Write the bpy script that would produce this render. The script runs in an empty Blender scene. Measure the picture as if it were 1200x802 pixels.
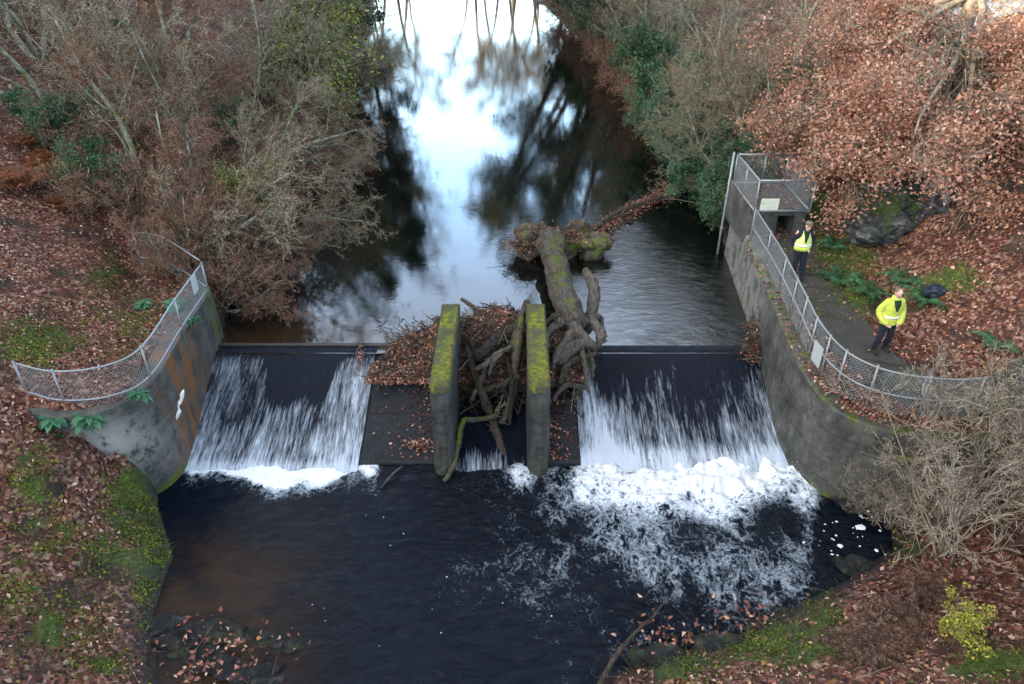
import bpy, bmesh, math, random
import numpy as np
from mathutils import Vector, Matrix

R = math.radians
scene = bpy.context.scene
COL = scene.collection
random.seed(7)
RNG = np.random.default_rng(11)

# ------------------------------------------------------------------ camera
CAM_Z, PITCH, F = 11.4, R(32), 857.0
SP, CP = math.sin(PITCH), math.cos(PITCH)
cam = bpy.data.cameras.new('camera')
camo = bpy.data.objects.new('camera', cam)
COL.objects.link(camo)
camo.location = (0, 0, CAM_Z)
camo.rotation_euler = (R(90) - PITCH, 0, 0)
cam.sensor_width = 36
cam.lens = 36 * F / 1200
cam.clip_end = 2000
scene.camera = camo


def P(px, py, z):
    """photo pixel + height -> world point"""
    u, v = (px - 600) / F, (py - 401) / F
    k = (CAM_Z - z) / (SP + v * CP)
    return Vector((u * k, (CP - v * SP) * k, z))


def PY(px, py, y):
    """photo pixel + distance along the river -> world point"""
    u, v = (px - 600) / F, (py - 401) / F
    k = y / (CP - v * SP)
    return Vector((u * k, y, CAM_Z - (SP + v * CP) * k))


def px_of(x, y, z):
    dep = y * CP + (CAM_Z - z) * SP
    dep = np.maximum(dep, 1e-3)
    return 600 + F * x / dep, 401 + F * ((CAM_Z - z) * CP - y * SP) / dep


# ------------------------------------------------------------------ noise
_tab = np.random.default_rng(3).random((256, 256))


def vnoise(x, y):
    x = np.asarray(x, float); y = np.asarray(y, float)
    xi = np.floor(x).astype(int); yi = np.floor(y).astype(int)
    fx = x - xi; fy = y - yi
    fx = fx * fx * (3 - 2 * fx); fy = fy * fy * (3 - 2 * fy)
    a = _tab[xi & 255, yi & 255]; b = _tab[(xi + 1) & 255, yi & 255]
    c = _tab[xi & 255, (yi + 1) & 255]; d = _tab[(xi + 1) & 255, (yi + 1) & 255]
    return (a * (1 - fx) + b * fx) * (1 - fy) + (c * (1 - fx) + d * fx) * fy


def fbm(x, y, o=4):
    s = 0; a = .5; t = 0
    for i in range(o):
        s = s + a * vnoise(x * 2 ** i + 17.3 * i, y * 2 ** i + 9.1 * i); t += a; a *= .5
    return s / t


def sstep(a, b, x):
    t = np.clip((x - a) / (b - a), 0, 1)
    return t * t * (3 - 2 * t)


# ------------------------------------------------------------------ object helpers
def link(o):
    COL.objects.link(o)
    return o


def tag(o, label=None, cat=None, group=None, kind=None):
    if label: o['label'] = label
    if cat: o['category'] = cat
    if group: o['group'] = group
    if kind: o['kind'] = kind
    return o


def thing(name, label, cat, loc=(0, 0, 0), rz=0, group=None):
    o = link(bpy.data.objects.new(name, None))
    o.location = loc
    o.rotation_euler = (0, 0, rz)
    o.empty_display_size = .2
    return tag(o, label, cat, group)


def fast_mesh(name, v, f, mats, smooth=False, attrs=None, midx=None):
    v = np.ascontiguousarray(v, dtype=np.float32).reshape(-1, 3)
    f = np.ascontiguousarray(f, dtype=np.int32)
    k = f.shape[1]
    me = bpy.data.meshes.new(name)
    me.vertices.add(len(v)); me.vertices.foreach_set('co', v.ravel())
    me.loops.add(f.size); me.loops.foreach_set('vertex_index', f.ravel())
    me.polygons.add(len(f))
    me.polygons.foreach_set('loop_start', np.arange(0, f.size, k, dtype=np.int32))
    me.polygons.foreach_set('loop_total', np.full(len(f), k, dtype=np.int32))
    if smooth: me.polygons.foreach_set('use_smooth', np.ones(len(f), dtype=bool))
    for m in (mats if isinstance(mats, (list, tuple)) else [mats]):
        me.materials.append(m)
    if midx is not None: me.polygons.foreach_set('material_index', np.asarray(midx, dtype=np.int32))
    for an, av in (attrs or {}).items():
        at = me.attributes.new(an, 'FLOAT', 'POINT')
        at.data.foreach_set('value', np.ascontiguousarray(av, dtype=np.float32).ravel())
    me.update(calc_edges=True)
    me.validate()
    return me


def obj(name, me, parent=None, loc=None):
    o = link(bpy.data.objects.new(name, me))
    if parent is not None: o.parent = parent
    if loc is not None: o.location = loc
    return o


def py_mesh(name, v, f, m, smooth=False):
    me = bpy.data.meshes.new(name)
    me.from_pydata([tuple(a) for a in v], [], [tuple(a) for a in f])
    for mm in (m if isinstance(m, (list, tuple)) else [m]): me.materials.append(mm)
    if smooth:
        me.polygons.foreach_set('use_smooth', np.ones(len(me.polygons), dtype=bool))
    me.update()
    return me


def copy_tree(o, parent=None):
    c = o.copy()
    COL.objects.link(c)
    if parent is not None: c.parent = parent
    for ch in [q for q in bpy.data.objects if q.parent == o]:
        copy_tree(ch, c)
    return c


class MB:
    """collects polygons of one mesh"""
    def __init__(s): s.v = []; s.f = []

    def add(s, v, f):
        b = len(s.v)
        s.v += [tuple(a) for a in v]
        s.f += [tuple(i + b for i in q) for q in f]

    def tube(s, pts, rad, k=8, squash=None, cap=True, rough=0, seed=0):
        rr = random.Random(seed)
        pts = [Vector(p) for p in pts]
        n = len(pts)
        if not hasattr(rad, '__len__'): rad = [rad] * n
        up = Vector((0, 0, 1))
        t0 = (pts[1] - pts[0]).normalized()
        if abs(t0.dot(up)) > .9: up = Vector((1, 0, 0))
        a = t0.cross(up).normalized()
        v = []
        for i in range(n):
            t = (pts[min(i + 1, n - 1)] - pts[max(i - 1, 0)]).normalized()
            a = (a - t * a.dot(t)).normalized()
            b = t.cross(a)
            for j in range(k):
                an = 2 * math.pi * j / k
                q = rad[i] * (1 + (rr.uniform(-rough, rough) if rough else 0))
                sq = squash or 1
                v.append(pts[i] + a * math.cos(an) * q + b * math.sin(an) * q * sq)
        f = []
        for i in range(n - 1):
            for j in range(k):
                j2 = (j + 1) % k
                f.append((i * k + j, i * k + j2, (i + 1) * k + j2, (i + 1) * k + j))
        if cap:
            f.append(tuple(range(k))[::-1]); f.append(tuple((n - 1) * k + j for j in range(k)))
        s.add(v, f)

    def box(s, c, d, rz=0):
        x, y, z = [q / 2 for q in d]
        m = Matrix.Rotation(rz, 3, 'Z')
        v = [m @ Vector(p) + Vector(c) for p in
             [(-x, -y, -z), (x, -y, -z), (x, y, -z), (-x, y, -z), (-x, -y, z), (x, -y, z), (x, y, z), (-x, y, z)]]
        s.add(v, [(0, 3, 2, 1), (4, 5, 6, 7), (0, 1, 5, 4), (1, 2, 6, 5), (2, 3, 7, 6), (3, 0, 4, 7)])

    def ell(s, c, r, u=12, w=8):
        v = []; f = []
        for i in range(w + 1):
            th = math.pi * i / w
            for j in range(u):
                ph = 2 * math.pi * j / u
                v.append((c[0] + r[0] * math.sin(th) * math.cos(ph), c[1] + r[1] * math.sin(th) * math.sin(ph), c[2] + r[2] * math.cos(th)))
        for i in range(w):
            for j in range(u):
                j2 = (j + 1) % u
                f.append((i * u + j, (i + 1) * u + j, (i + 1) * u + j2, i * u + j2))
        s.add(v, f)

    def rings(s, sec, k=16):
        """stack of horizontal ellipses (cx,cy,z,a,b)"""
        v = []; f = []
        for (cx, cy, z, a, b) in sec:
            for j in range(k):
                an = 2 * math.pi * j / k
                v.append((cx + a * math.cos(an), cy + b * math.sin(an), z))
        n = len(sec)
        for i in range(n - 1):
            for j in range(k):
                j2 = (j + 1) % k
                f.append((i * k + j, i * k + j2, (i + 1) * k + j2, (i + 1) * k + j))
        f.append(tuple(range(k))[::-1]); f.append(tuple((n - 1) * k + j for j in range(k)))
        s.add(v, f)

    def mesh(s, name, m, smooth=False): return py_mesh(name, s.v, s.f, m, smooth)

    def build(s, name, m, parent=None, smooth=False): return obj(name, s.mesh(name, m, smooth), parent)


def fuse(mb, name, m, voxel=.018, parent=None, smooth_it=4):
    """one continuous surface from overlapping shapes"""
    tmp = bpy.data.objects.new('tmp', mb.mesh('tmp', m))
    COL.objects.link(tmp)
    md = tmp.modifiers.new('r', 'REMESH'); md.mode = 'VOXEL'; md.voxel_size = voxel; md.use_smooth_shade = True
    if smooth_it:
        sm = tmp.modifiers.new('s', 'SMOOTH'); sm.iterations = smooth_it; sm.factor = .5
    dg = bpy.context.evaluated_depsgraph_get()
    me = bpy.data.meshes.new_from_object(tmp.evaluated_get(dg))
    bpy.data.objects.remove(tmp)
    me.name = name
    if not me.materials: me.materials.append(m)
    return obj(name, me, parent)


def crom(pts, n=8):
    pts = [Vector(p) for p in pts]
    q = [pts[0] * 2 - pts[1]] + pts + [pts[-1] * 2 - pts[-2]]
    out = []
    for i in range(1, len(q) - 2):
        a, b, c, d = q[i - 1], q[i], q[i + 1], q[i + 2]
        for j in range(n):
            t = j / n
            out.append(.5 * ((2 * b) + (c - a) * t + (2 * a - 5 * b + 4 * c - d) * t * t + (3 * b - a - 3 * c + d) * t ** 3))
    out.append(pts[-1])
    return out


# ------------------------------------------------------------------ materials
def new_mat(name):
    m = bpy.data.materials.new(name)
    m.use_nodes = True
    nt = m.node_tree
    nt.nodes.clear()
    out = nt.nodes.new('ShaderNodeOutputMaterial')
    bs = nt.nodes.new('ShaderNodeBsdfPrincipled')
    nt.links.new(bs.outputs[0], out.inputs[0])
    bs.inputs['Roughness'].default_value = .85
    bs.inputs['Specular IOR Level'].default_value = .3
    return m, nt, bs, out


def nd(nt, t, **kw):
    n = nt.nodes.new(t)
    for k, v in kw.items():
        if k in n.inputs: n.inputs[k].default_value = v
        else: setattr(n, k, v)
    return n


def coords(nt, scale=(1, 1, 1), src='Object', rot=(0, 0, 0)):
    tc = nt.nodes.new('ShaderNodeTexCoord')
    mp = nt.nodes.new('ShaderNodeMapping')
    mp.inputs['Scale'].default_value = scale
    mp.inputs['Rotation'].default_value = rot
    nt.links.new(tc.outputs[src], mp.inputs[0])
    return mp.outputs[0]


def noise(nt, vec, scale=1, detail=4, rough=.55, dist=0):
    n = nd(nt, 'ShaderNodeTexNoise', Scale=scale, Detail=detail, Roughness=rough, Distortion=dist)
    nt.links.new(vec, n.inputs['Vector'])
    return n.outputs['Fac']


def ramp(nt, fac, stops, interp='LINEAR'):
    r = nt.nodes.new('ShaderNodeValToRGB')
    cr = r.color_ramp
    cr.interpolation = interp
    while len(cr.elements) < len(stops): cr.elements.new(.5)
    for e, (p, c) in zip(cr.elements, stops):
        e.position = p
        e.color = (*c, 1) if len(c) == 3 else c
    nt.links.new(fac, r.inputs[0])
    return r.outputs[0]


def g(v): return (v, v, v)


def mix(nt, fac, a, b):
    m = nt.nodes.new('ShaderNodeMix')
    m.data_type = 'RGBA'
    for s, i in ((fac, 0), (a, 6), (b, 7)):
        if isinstance(s, (int, float)): m.inputs[i].default_value = s
        elif isinstance(s, tuple): m.inputs[i].default_value = (*s, 1)
        else: nt.links.new(s, m.inputs[i])
    return m.outputs[2]


def mth(nt, op, a, b=None, c=None, clamp=False):
    m = nt.nodes.new('ShaderNodeMath')
    m.operation = op
    m.use_clamp = clamp
    for i, s in enumerate((a, b, c)):
        if s is None: continue
        if isinstance(s, (int, float)): m.inputs[i].default_value = s
        else: nt.links.new(s, m.inputs[i])
    return m.outputs[0]


def attr(nt, name):
    a = nt.nodes.new('ShaderNodeAttribute')
    a.attribute_name = name
    return a.outputs['Fac']


def bump(nt, bs, h, strength=.5, dist=.05):
    b = nd(nt, 'ShaderNodeBump', Strength=strength, Distance=dist)
    nt.links.new(h, b.inputs['Height'])
    nt.links.new(b.outputs[0], bs.inputs['Normal'])
    return b


def island(nt):
    return nt.nodes.new('ShaderNodeNewGeometry').outputs['Random Per Island']


def m_flat(name, c, rough=.7, metal=0, var=.25, scale=6):
    m, nt, bs, out = new_mat(name)
    n = noise(nt, coords(nt), scale, 5)
    nt.links.new(mix(nt, n, tuple(q * (1 - var) for q in c), tuple(min(1, q * (1 + var)) for q in c)), bs.inputs['Base Color'])
    bs.inputs['Roughness'].default_value = rough
    bs.inputs['Metallic'].default_value = metal
    return m


def m_leaf(name, stops, rough=.6, trans=.15, clump=None):
    """leaf colours differ from leaf to leaf"""
    m, nt, bs, out = new_mat(name)
    fac = island(nt)
    if clump:
        n = noise(nt, coords(nt), clump, 2)
        fac = mth(nt, 'ADD', mth(nt, 'MULTIPLY', fac, .55), mth(nt, 'MULTIPLY', n, .5), clamp=True)
    c = ramp(nt, fac, stops)
    nt.links.new(c, bs.inputs['Base Color'])
    bs.inputs['Roughness'].default_value = rough
    if trans:
        tr = nt.nodes.new('ShaderNodeBsdfTranslucent')
        nt.links.new(c, tr.inputs['Color'])
        mx = nd(nt, 'ShaderNodeMixShader', Fac=trans)
        nt.links.new(bs.outputs[0], mx.inputs[1]); nt.links.new(tr.outputs[0], mx.inputs[2])
        nt.links.new(mx.outputs[0], out.inputs[0])
    return m


def m_bark(name, a, b, moss=(.05, .075, .015), mossamt=.0, sc=5):
    m, nt, bs, out = new_mat(name)
    v = coords(nt)
    n = noise(nt, v, sc, 6, .65)
    c = ramp(nt, n, [(.3, a), (.62, b)])
    if mossamt:
        n2 = noise(nt, v, 1.7, 4)
        c = mix(nt, ramp(nt, n2, [(.62 - mossamt * .3, g(0)), (.72 - mossamt * .3, g(1))]), c, moss)
    nt.links.new(c, bs.inputs['Base Color'])
    bump(nt, bs, noise(nt, v, sc * 5, 4), .6, .03)
    return m


def m_wood(name, a, b, mossamt=0., moss=(.09, .13, .012)):
    """driftwood: grain along the object's Y, moss on the upper side"""
    m, nt, bs, out = new_mat(name)
    v = coords(nt, (9, 1.2, 9))
    n = noise(nt, v, 1.5, 6, .6, .4)
    c = ramp(nt, n, [(.3, a), (.65, b)])
    if mossamt:
        geo = nt.nodes.new('ShaderNodeNewGeometry')
        sx = nt.nodes.new('ShaderNodeSeparateXYZ')
        nt.links.new(geo.outputs['Normal'], sx.inputs[0])
        nn = noise(nt, coords(nt), 2.2, 5)
        k = mth(nt, 'ADD', mth(nt, 'MULTIPLY', sx.outputs[2], .45), nn)
        c = mix(nt, ramp(nt, k, [(1.0 - mossamt, g(0)), (1.08 - mossamt, g(1))]), c, moss)
    nt.links.new(c, bs.inputs['Base Color'])
    bump(nt, bs, mth(nt, 'ADD', n, mth(nt, 'MULTIPLY', noise(nt, coords(nt), 14, 6, .7), .6)), 1, .07)
    return m


LITTER = [(.0, (.022, .010, .008)), (.20, (.10, .034, .024)), (.40, (.23, .072, .042)), (.55, (.075, .030, .022)), (.74, (.33, .145, .095)), (.90, (.54, .36, .28)), (.97, (.26, .11, .04)), (1, (.30, .17, .06))]


def m_ground():
    m, nt, bs, out = new_mat('leaf_litter_ground')
    v = coords(nt)
    vor = nd(nt, 'ShaderNodeTexVoronoi', Scale=17.0, Randomness=1.0)
    nv = nt.nodes.new('ShaderNodeTexNoise'); nv.inputs['Scale'].default_value = 4
    nt.links.new(v, nv.inputs['Vector'])
    nt.links.new(mix(nt, .12, v, nv.outputs['Color']), vor.inputs['Vector'])
    sep = nt.nodes.new('ShaderNodeSeparateColor')
    nt.links.new(vor.outputs['Color'], sep.inputs[0])
    leaves = ramp(nt, sep.outputs[0], [(p, tuple(q * .56 for q in c)) for p, c in LITTER])
    soil = ramp(nt, noise(nt, v, 3, 6), [(.3, (.014, .010, .008)), (.7, (.045, .030, .022))])
    c = mix(nt, ramp(nt, noise(nt, v, .9, 5), [(.36, g(0)), (.5, g(1))]), soil, leaves)
    mossn = noise(nt, v, 1.6, 6, .65)
    mk = mth(nt, 'ADD', mossn, mth(nt, 'MULTIPLY', attr(nt, 'moss'), .6))
    mosscol = ramp(nt, noise(nt, v, 9, 5), [(.3, (.022, .036, .010)), (.55, (.055, .085, .016)), (.75, (.115, .14, .022))])
    c = mix(nt, ramp(nt, mk, [(.74, g(0)), (.86, g(1))]), c, mosscol)
    wet = attr(nt, 'wet')
    c = mix(nt, wet, c, (.012, .010, .008))
    nt.links.new(c, bs.inputs['Base Color'])
    nt.links.new(ramp(nt, wet, [(0, g(.9)), (1, g(.35))]), bs.inputs['Roughness'])
    bump(nt, bs, mth(nt, 'ADD', sep.outputs[1], noise(nt, v, 14, 5)), .8, .06)
    return m


def m_concrete(name, dark=(.022, .024, .023), light=(.12, .12, .108), stain=None, vert=True):
    m, nt, bs, out = new_mat(name)
    v = coords(nt)
    n = mth(nt, 'ADD', mth(nt, 'MULTIPLY', noise(nt, v, 1.3, 7, .65), .55), mth(nt, 'MULTIPLY', noise(nt, v, 7.0, 8, .75), .45))
    c = ramp(nt, n, [(.38, dark), (.5, tuple((a + b) / 2 for a, b in zip(dark, light))), (.61, light)])
    st = noise(nt, coords(nt, (1.7, 1.7, .45)), 1.3, 7, .7, .4)
    c = mix(nt, ramp(nt, st, [(.46, g(0)), (.68, g(.6))]), c, tuple(q * .55 for q in dark))
    if stain:
        s2 = noise(nt, coords(nt, (1.6, 1.6, .6)), 1.2, 5, .6)
        k = mth(nt, 'MULTIPLY', ramp(nt, s2, [(.42, g(0)), (.56, g(1))]), attr(nt, 'stain'))
        c = mix(nt, k, c, stain)
    sp = noise(nt, v, 26, 3, .6)
    c = mix(nt, ramp(nt, sp, [(.66, g(0)), (.70, g(.55))]), c, (.26, .27, .25))
    sz_ = nt.nodes.new('ShaderNodeSeparateXYZ'); nt.links.new(v, sz_.inputs[0])
    ln_ = mth(nt, 'LESS_THAN', mth(nt, 'FRACT', mth(nt, 'ADD', mth(nt, 'MULTIPLY', sz_.outputs[2], 1.55), mth(nt, 'MULTIPLY', n, .05))), .04)
    c = mix(nt, mth(nt, 'MULTIPLY', ln_, .45), c, tuple(q * .5 for q in dark))
    wn = noise(nt, v, 2.3, 6, .7)
    wk = mth(nt, 'MULTIPLY', ramp(nt, wn, [(.42, g(0)), (.52, g(1))]), attr(nt, 'pale'))
    c = mix(nt, wk, c, (.42, .42, .39))
    mk = mth(nt, 'ADD', noise(nt, v, 3.2, 6, .65), mth(nt, 'MULTIPLY', attr(nt, 'moss'), .75))
    mosscol = ramp(nt, noise(nt, v, 12, 5), [(.3, (.025, .035, .008)), (.7, (.12, .15, .018))])
    c = mix(nt, ramp(nt, mk, [(.82, g(0)), (1.0, g(.95))]), c, mosscol)
    nt.links.new(c, bs.inputs['Base Color'])
    nt.links.new(ramp(nt, n, [(.3, g(.55)), (.7, g(.9))]), bs.inputs['Roughness'])
    bump(nt, bs, noise(nt, v, 16, 6, .7), .5, .03)
    return m


def m_water(name, deep, ripple_lo, ripple_hi, ior=1.45, foamy=False, streak=False, rough=.02):
    m, nt, bs, out = new_mat(name)
    bs.inputs['Base Color'].default_value = (*deep, 1)
    bs.inputs['Roughness'].default_value = rough
    bs.inputs['IOR'].default_value = ior
    bs.inputs['Specular IOR Level'].default_value = .5
    v = coords(nt)
    if not foamy:
        a = attr(nt, 'ripple')
        h1 = noise(nt, coords(nt, (1, .6, 1)), 1.1, 3, .5)
        h2 = mth(nt, 'MULTIPLY', noise(nt, coords(nt, (1.2, 1.9, 1), rot=(0, 0, .35)), 1.7, 6, .62, 1.2), noise(nt, coords(nt), .55, 2))
        h = mth(nt, 'ADD', mth(nt, 'MULTIPLY', h1, ripple_lo), mth(nt, 'MULTIPLY', mth(nt, 'MULTIPLY', h2, a), ripple_hi))
        bump(nt, bs, h, 1, 1)
        bedn = noise(nt, coords(nt), .8, 5, .6)
        nt.links.new(mix(nt, mth(nt, 'MULTIPLY', attr(nt, 'bed'), ramp(nt, bedn, [(.35, g(.3)), (.6, g(1))])), deep, (.05, .026, .010)), bs.inputs['Base Color'])
        return m
    f = attr(nt, 'foam')
    if streak:
        n1 = noise(nt, coords(nt, (15, 1.2, 1.2)), 1.0, 6, .68, .12)
        n2 = noise(nt, coords(nt, (26, 3.2, 3.2)), 1.0, 4, .75)
        pat = mth(nt, 'ADD', mth(nt, 'MULTIPLY', n1, .6), mth(nt, 'MULTIPLY', n2, .4))
    else:
        n1 = noise(nt, coords(nt, (1.25, .9, 1), rot=(0, 0, .2)), 1.6, 8, .6, .6)
        n2 = noise(nt, coords(nt, (1.3, .9, 1), rot=(0, 0, -.35)), 4.2, 8, .66, .6)
        n3 = noise(nt, coords(nt), 14, 5, .7, .6)
        def ridge(n, s):
            return mth(nt, 'SUBTRACT', 1.0, mth(nt, 'MULTIPLY', mth(nt, 'ABSOLUTE', mth(nt, 'SUBTRACT', n, .5)), s), clamp=True)
        lace = mth(nt, 'MAXIMUM', ridge(n1, 4.4), mth(nt, 'MULTIPLY', ridge(n2, 3.7), .95))
        pat = mth(nt, 'ADD', mth(nt, 'MULTIPLY', lace, .72), mth(nt, 'MULTIPLY', n3, .50))
    k = mth(nt, 'ADD', pat, f)
    lo, hi = (.88, 1.15) if streak else (1.06, 1.38)
    k2 = ramp(nt, mth(nt, 'SUBTRACT', k, .5), [(lo - .5, g(0)), ((lo + hi) / 2 - .5, g(.30 if streak else .42)), (hi - .5, g(.80 if streak else 1))])
    fm = nd(nt, 'ShaderNodeBsdfPrincipled', Roughness=.6)
    fm.inputs['Base Color'].default_value = (.50, .59, .70, 1) if streak else (.62, .67, .72, 1)  # streak foam carries the blue of the sky in its colour
    if not streak: nt.links.new(ramp(nt, mth(nt, 'SUBTRACT', k, .5), [(.56, (.30, .39, .49)), (.8, (.48, .56, .65)), (1.0, (.68, .72, .76))]), fm.inputs['Base Color'])
    mx = nt.nodes.new('ShaderNodeMixShader')
    nt.links.new(k2, mx.inputs[0]); nt.links.new(bs.outputs[0], mx.inputs[1]); nt.links.new(fm.outputs[0], mx.inputs[2])
    nt.links.new(mx.outputs[0], out.inputs[0])
    if streak:
        b = bump(nt, bs, pat, 1, .10)
    else:
        a = attr(nt, 'ripple')
        h2 = noise(nt, coords(nt, (1, 1.7, 1), rot=(0, 0, -.3)), 2.6, 6, .6, .7)
        h = mth(nt, 'ADD', mth(nt, 'MULTIPLY', mth(nt, 'MULTIPLY', h2, a), ripple_hi), mth(nt, 'MULTIPLY', h2, ripple_lo))
        b = bump(nt, bs, h, 1, 1)
        bedn = noise(nt, coords(nt), 1.2, 5, .6)
        nt.links.new(mix(nt, mth(nt, 'MULTIPLY', attr(nt, 'bed'), ramp(nt, bedn, [(.35, g(.2)), (.6, g(1))])), deep, (.028, .016, .009)), bs.inputs['Base Color'])
    b2 = nd(nt, 'ShaderNodeBump', Strength=.3, Distance=.03)
    nt.links.new(pat, b2.inputs['Height'])
    nt.links.new(b2.outputs[0], fm.inputs['Normal'])
    return m


def m_rock(name='lichen_rock', k=1.0):
    m, nt, bs, out = new_mat(name)
    v = coords(nt)
    n = noise(nt, coords(nt, (1.2, 1.2, 2.2), rot=(.3, .5, .4)), 2.2, 8, .7, .6)
    c = ramp(nt, n, [(.36, (.012 * k, .014 * k, .015 * k)), (.52, (.055 * k, .06 * k, .062 * k)), (.68, (.22 * k, .23 * k, .225 * k))])
    mk = mth(nt, 'ADD', noise(nt, v, 1.5, 6, .65), mth(nt, 'MULTIPLY', attr(nt, 'moss'), .5))
    mcol = ramp(nt, noise(nt, v, 14, 5, .7), [(.3, (.015, .022, .006)), (.55, (.05, .07, .014)), (.75, (.10, .125, .022))])
    c = mix(nt, ramp(nt, mk, [(.70, g(0)), (.86, g(1))]), c, mcol)
    nt.links.new(c, bs.inputs['Base Color'])
    bump(nt, bs, mth(nt, 'ADD', n, mth(nt, 'MULTIPLY', noise(nt, v, 22, 5, .7), .35)), 1, .15)
    return m


M = {}
M['ground'] = m_ground()
M['litter'] = m_leaf('fallen_leaf', LITTER, .5, 0)
M['bronze'] = m_leaf('oak_leaf', [(0, (.07, .026, .016)), (.3, (.22, .080, .042)), (.6, (.40, .20, .13)), (.85, (.60, .39, .29)), (1, (.50, .24, .09))], .5, .22, clump=.5)
M['gold'] = m_leaf('golden_leaf', [(0, (.04, .03, .018)), (.5, (.10, .07, .038)), (1, (.22, .165, .09))], .6, .2)
M['redleaf'] = m_leaf('withered_leaf', [(0, (.07, .025, .016)), (.5, (.18, .07, .042)), (.85, (.27, .13, .075)), (1, (.20, .20, .06))], .6, .15)
M['bracken'] = m_leaf('bracken_frond', [(0, (.06, .018, .008)), (.5, (.17, .05, .016)), (1, (.28, .11, .035))], .7, .15)
M['bracken_dark'] = m_leaf('dead_bracken_frond', [(0, (.022, .012, .009)), (.5, (.07, .032, .022)), (.8, (.14, .075, .045)), (1, (.26, .19, .13))], .7, .1)
M['green'] = m_leaf('evergreen_leaf', [(0, (.008, .022, .013)), (.5, (.034, .10, .045)), (.85, (.09, .20, .08)), (1, (.17, .26, .08))], .4, .12, clump=.6)
M['ivy'] = m_leaf('ivy_leaf', [(0, (.006, .016, .008)), (.6, (.018, .042, .018)), (1, (.05, .09, .03))], .45, .1)
M['yellow'] = m_leaf('yellow_leaf', [(0, (.08, .11, .016)), (.4, (.22, .24, .03)), (.8, (.45, .42, .05)), (1, (.55, .45, .09))], .5, .25)
M['olive'] = m_leaf('yellowing_leaf', [(0, (.03, .05, .012)), (.5, (.10, .13, .025)), (.8, (.28, .29, .045)), (1, (.5, .44, .07))], .5, .2)
M['rosette'] = m_leaf('rosette_leaf', [(0, (.02, .085, .045)), (.5, (.045, .15, .075)), (1, (.10, .23, .12))], .4, .15)
M['fernleaf'] = m_leaf('fern_leaf', [(0, (.07, .12, .02)), (1, (.26, .32, .07))], .5, .2)
M['grass'] = m_leaf('grass_blade', [(0, (.02, .04, .010)), (.5, (.06, .09, .018)), (.8, (.14, .15, .035)), (1, (.22, .18, .08))], .6, .15, clump=.8)
M['moss'] = m_leaf('moss_tuft', [(0, (.035, .05, .008)), (.5, (.11, .14, .014)), (1, (.21, .235, .025))], .8, .1, clump=1.4)
M['bark_pale'] = m_bark('lichen_bark', (.05, .048, .036), (.33, .32, .25), (.11, .13, .045), .4)
M['bark_dark'] = m_bark('dark_bark', (.018, .016, .012), (.075, .068, .055), (.04, .06, .015), .5)
M['bark_tan'] = m_bark('tan_bark', (.085, .070, .050), (.26, .22, .165), (.10, .11, .04), .1)
M['twig_red'] = m_leaf('red_twig', [(0, (.06, .024, .014)), (.5, (.20, .095, .060)), (.85, (.31, .20, .14)), (1, (.42, .37, .26))], .8, 0)
M['twig_grey'] = m_leaf('grey_twig', [(0, (.05, .040, .028)), (.5, (.15, .125, .085)), (.85, (.25, .23, .165)), (1, (.38, .39, .28))], .8, 0)
M['twig_mix'] = m_leaf('lichen_twig', [(0, (.06, .032, .02)), (.4, (.20, .115, .075)), (.7, (.27, .24, .16)), (1, (.46, .46, .33))], .8, 0)
M['stick'] = m_leaf('wet_stick', [(0, (.018, .012, .008)), (.5, (.055, .036, .024)), (.85, (.10, .075, .055)), (1, (.22, .19, .15))], .7, 0)
M['twig_tan'] = m_leaf('tan_twig', [(0, (.09, .068, .048)), (.5, (.22, .18, .135)), (1, (.40, .35, .27))], .8, 0)
M['wood_grey'] = m_wood('grey_driftwood', (.022, .019, .016), (.125, .11, .092))
M['wood_dark'] = m_wood('wet_driftwood', (.006, .006, .006), (.04, .036, .032))
M['wood_moss'] = m_wood('mossy_driftwood', (.014, .012, .010), (.10, .086, .068), .10, (.07, .085, .014))
M['branch_moss'] = m_wood('mossy_branch', (.03, .027, .02), (.10, .09, .06), .16, (.09, .125, .012))
M['wood_brown'] = m_wood('brown_driftwood', (.014, .011, .008), (.085, .064, .045), .0)
M['concrete'] = m_concrete('weathered_concrete')
M['concrete_stain'] = m_concrete('rust_stained_concrete', (.020, .022, .022), (.10, .097, .086), stain=(.145, .062, .022))
M['concrete_dark'] = m_concrete('damp_concrete', (.012, .013, .013), (.085, .085, .078))
M['concrete_wet'] = m_concrete('wet_concrete', (.006, .008, .011), (.022, .025, .031))
M['river'] = m_water('river_water', (.003, .004, .0035), .0012, .030, 1.9, rough=.0)
M['pool'] = m_water('pool_water', (.002, .0045, .010), .012, .15, 1.21, foamy=True, rough=.05)
M['fall'] = m_water('falling_water', (.003, .006, .014), .0, .0, 1.27, foamy=True, streak=True, rough=.15)
M['rock'] = m_rock()
M['wetrock'] = m_rock('wet_rock', .4)
M['root'] = m_bark('rotten_root', (.012, .010, .008), (.11, .085, .06), (.075, .10, .015), .35, 3)
M['steel'] = m_flat('galvanised_steel', (.25, .275, .29), .45, .35)
M['wire'] = m_flat('fence_wire', (.24, .265, .275), .5, .3)
M['path'] = m_flat('damp_path', (.045, .045, .040), .8, 0, .5, 3)
M['road'] = m_flat('pale_road', (.20, .20, .21), .8, 0, .35, 1.5)
M['white_splash'] = m_flat('white_paint', (.75, .76, .74), .7)
M['rust'] = m_flat('rusty_iron', (.16, .07, .045), .8, .2, .5, 20)
M['hivis'] = m_flat('hivis_yellow', (.50, .57, .085), .6, 0, .08)
for _k in ('hivis',):
    _nt = M[_k].node_tree; _bs = [n for n in _nt.nodes if n.type == 'BSDF_PRINCIPLED'][0]
    bump(_nt, _bs, noise(_nt, coords(_nt, (1, 1, .7)), 9, 4, .55, 1.2), 1, .06)
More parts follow.
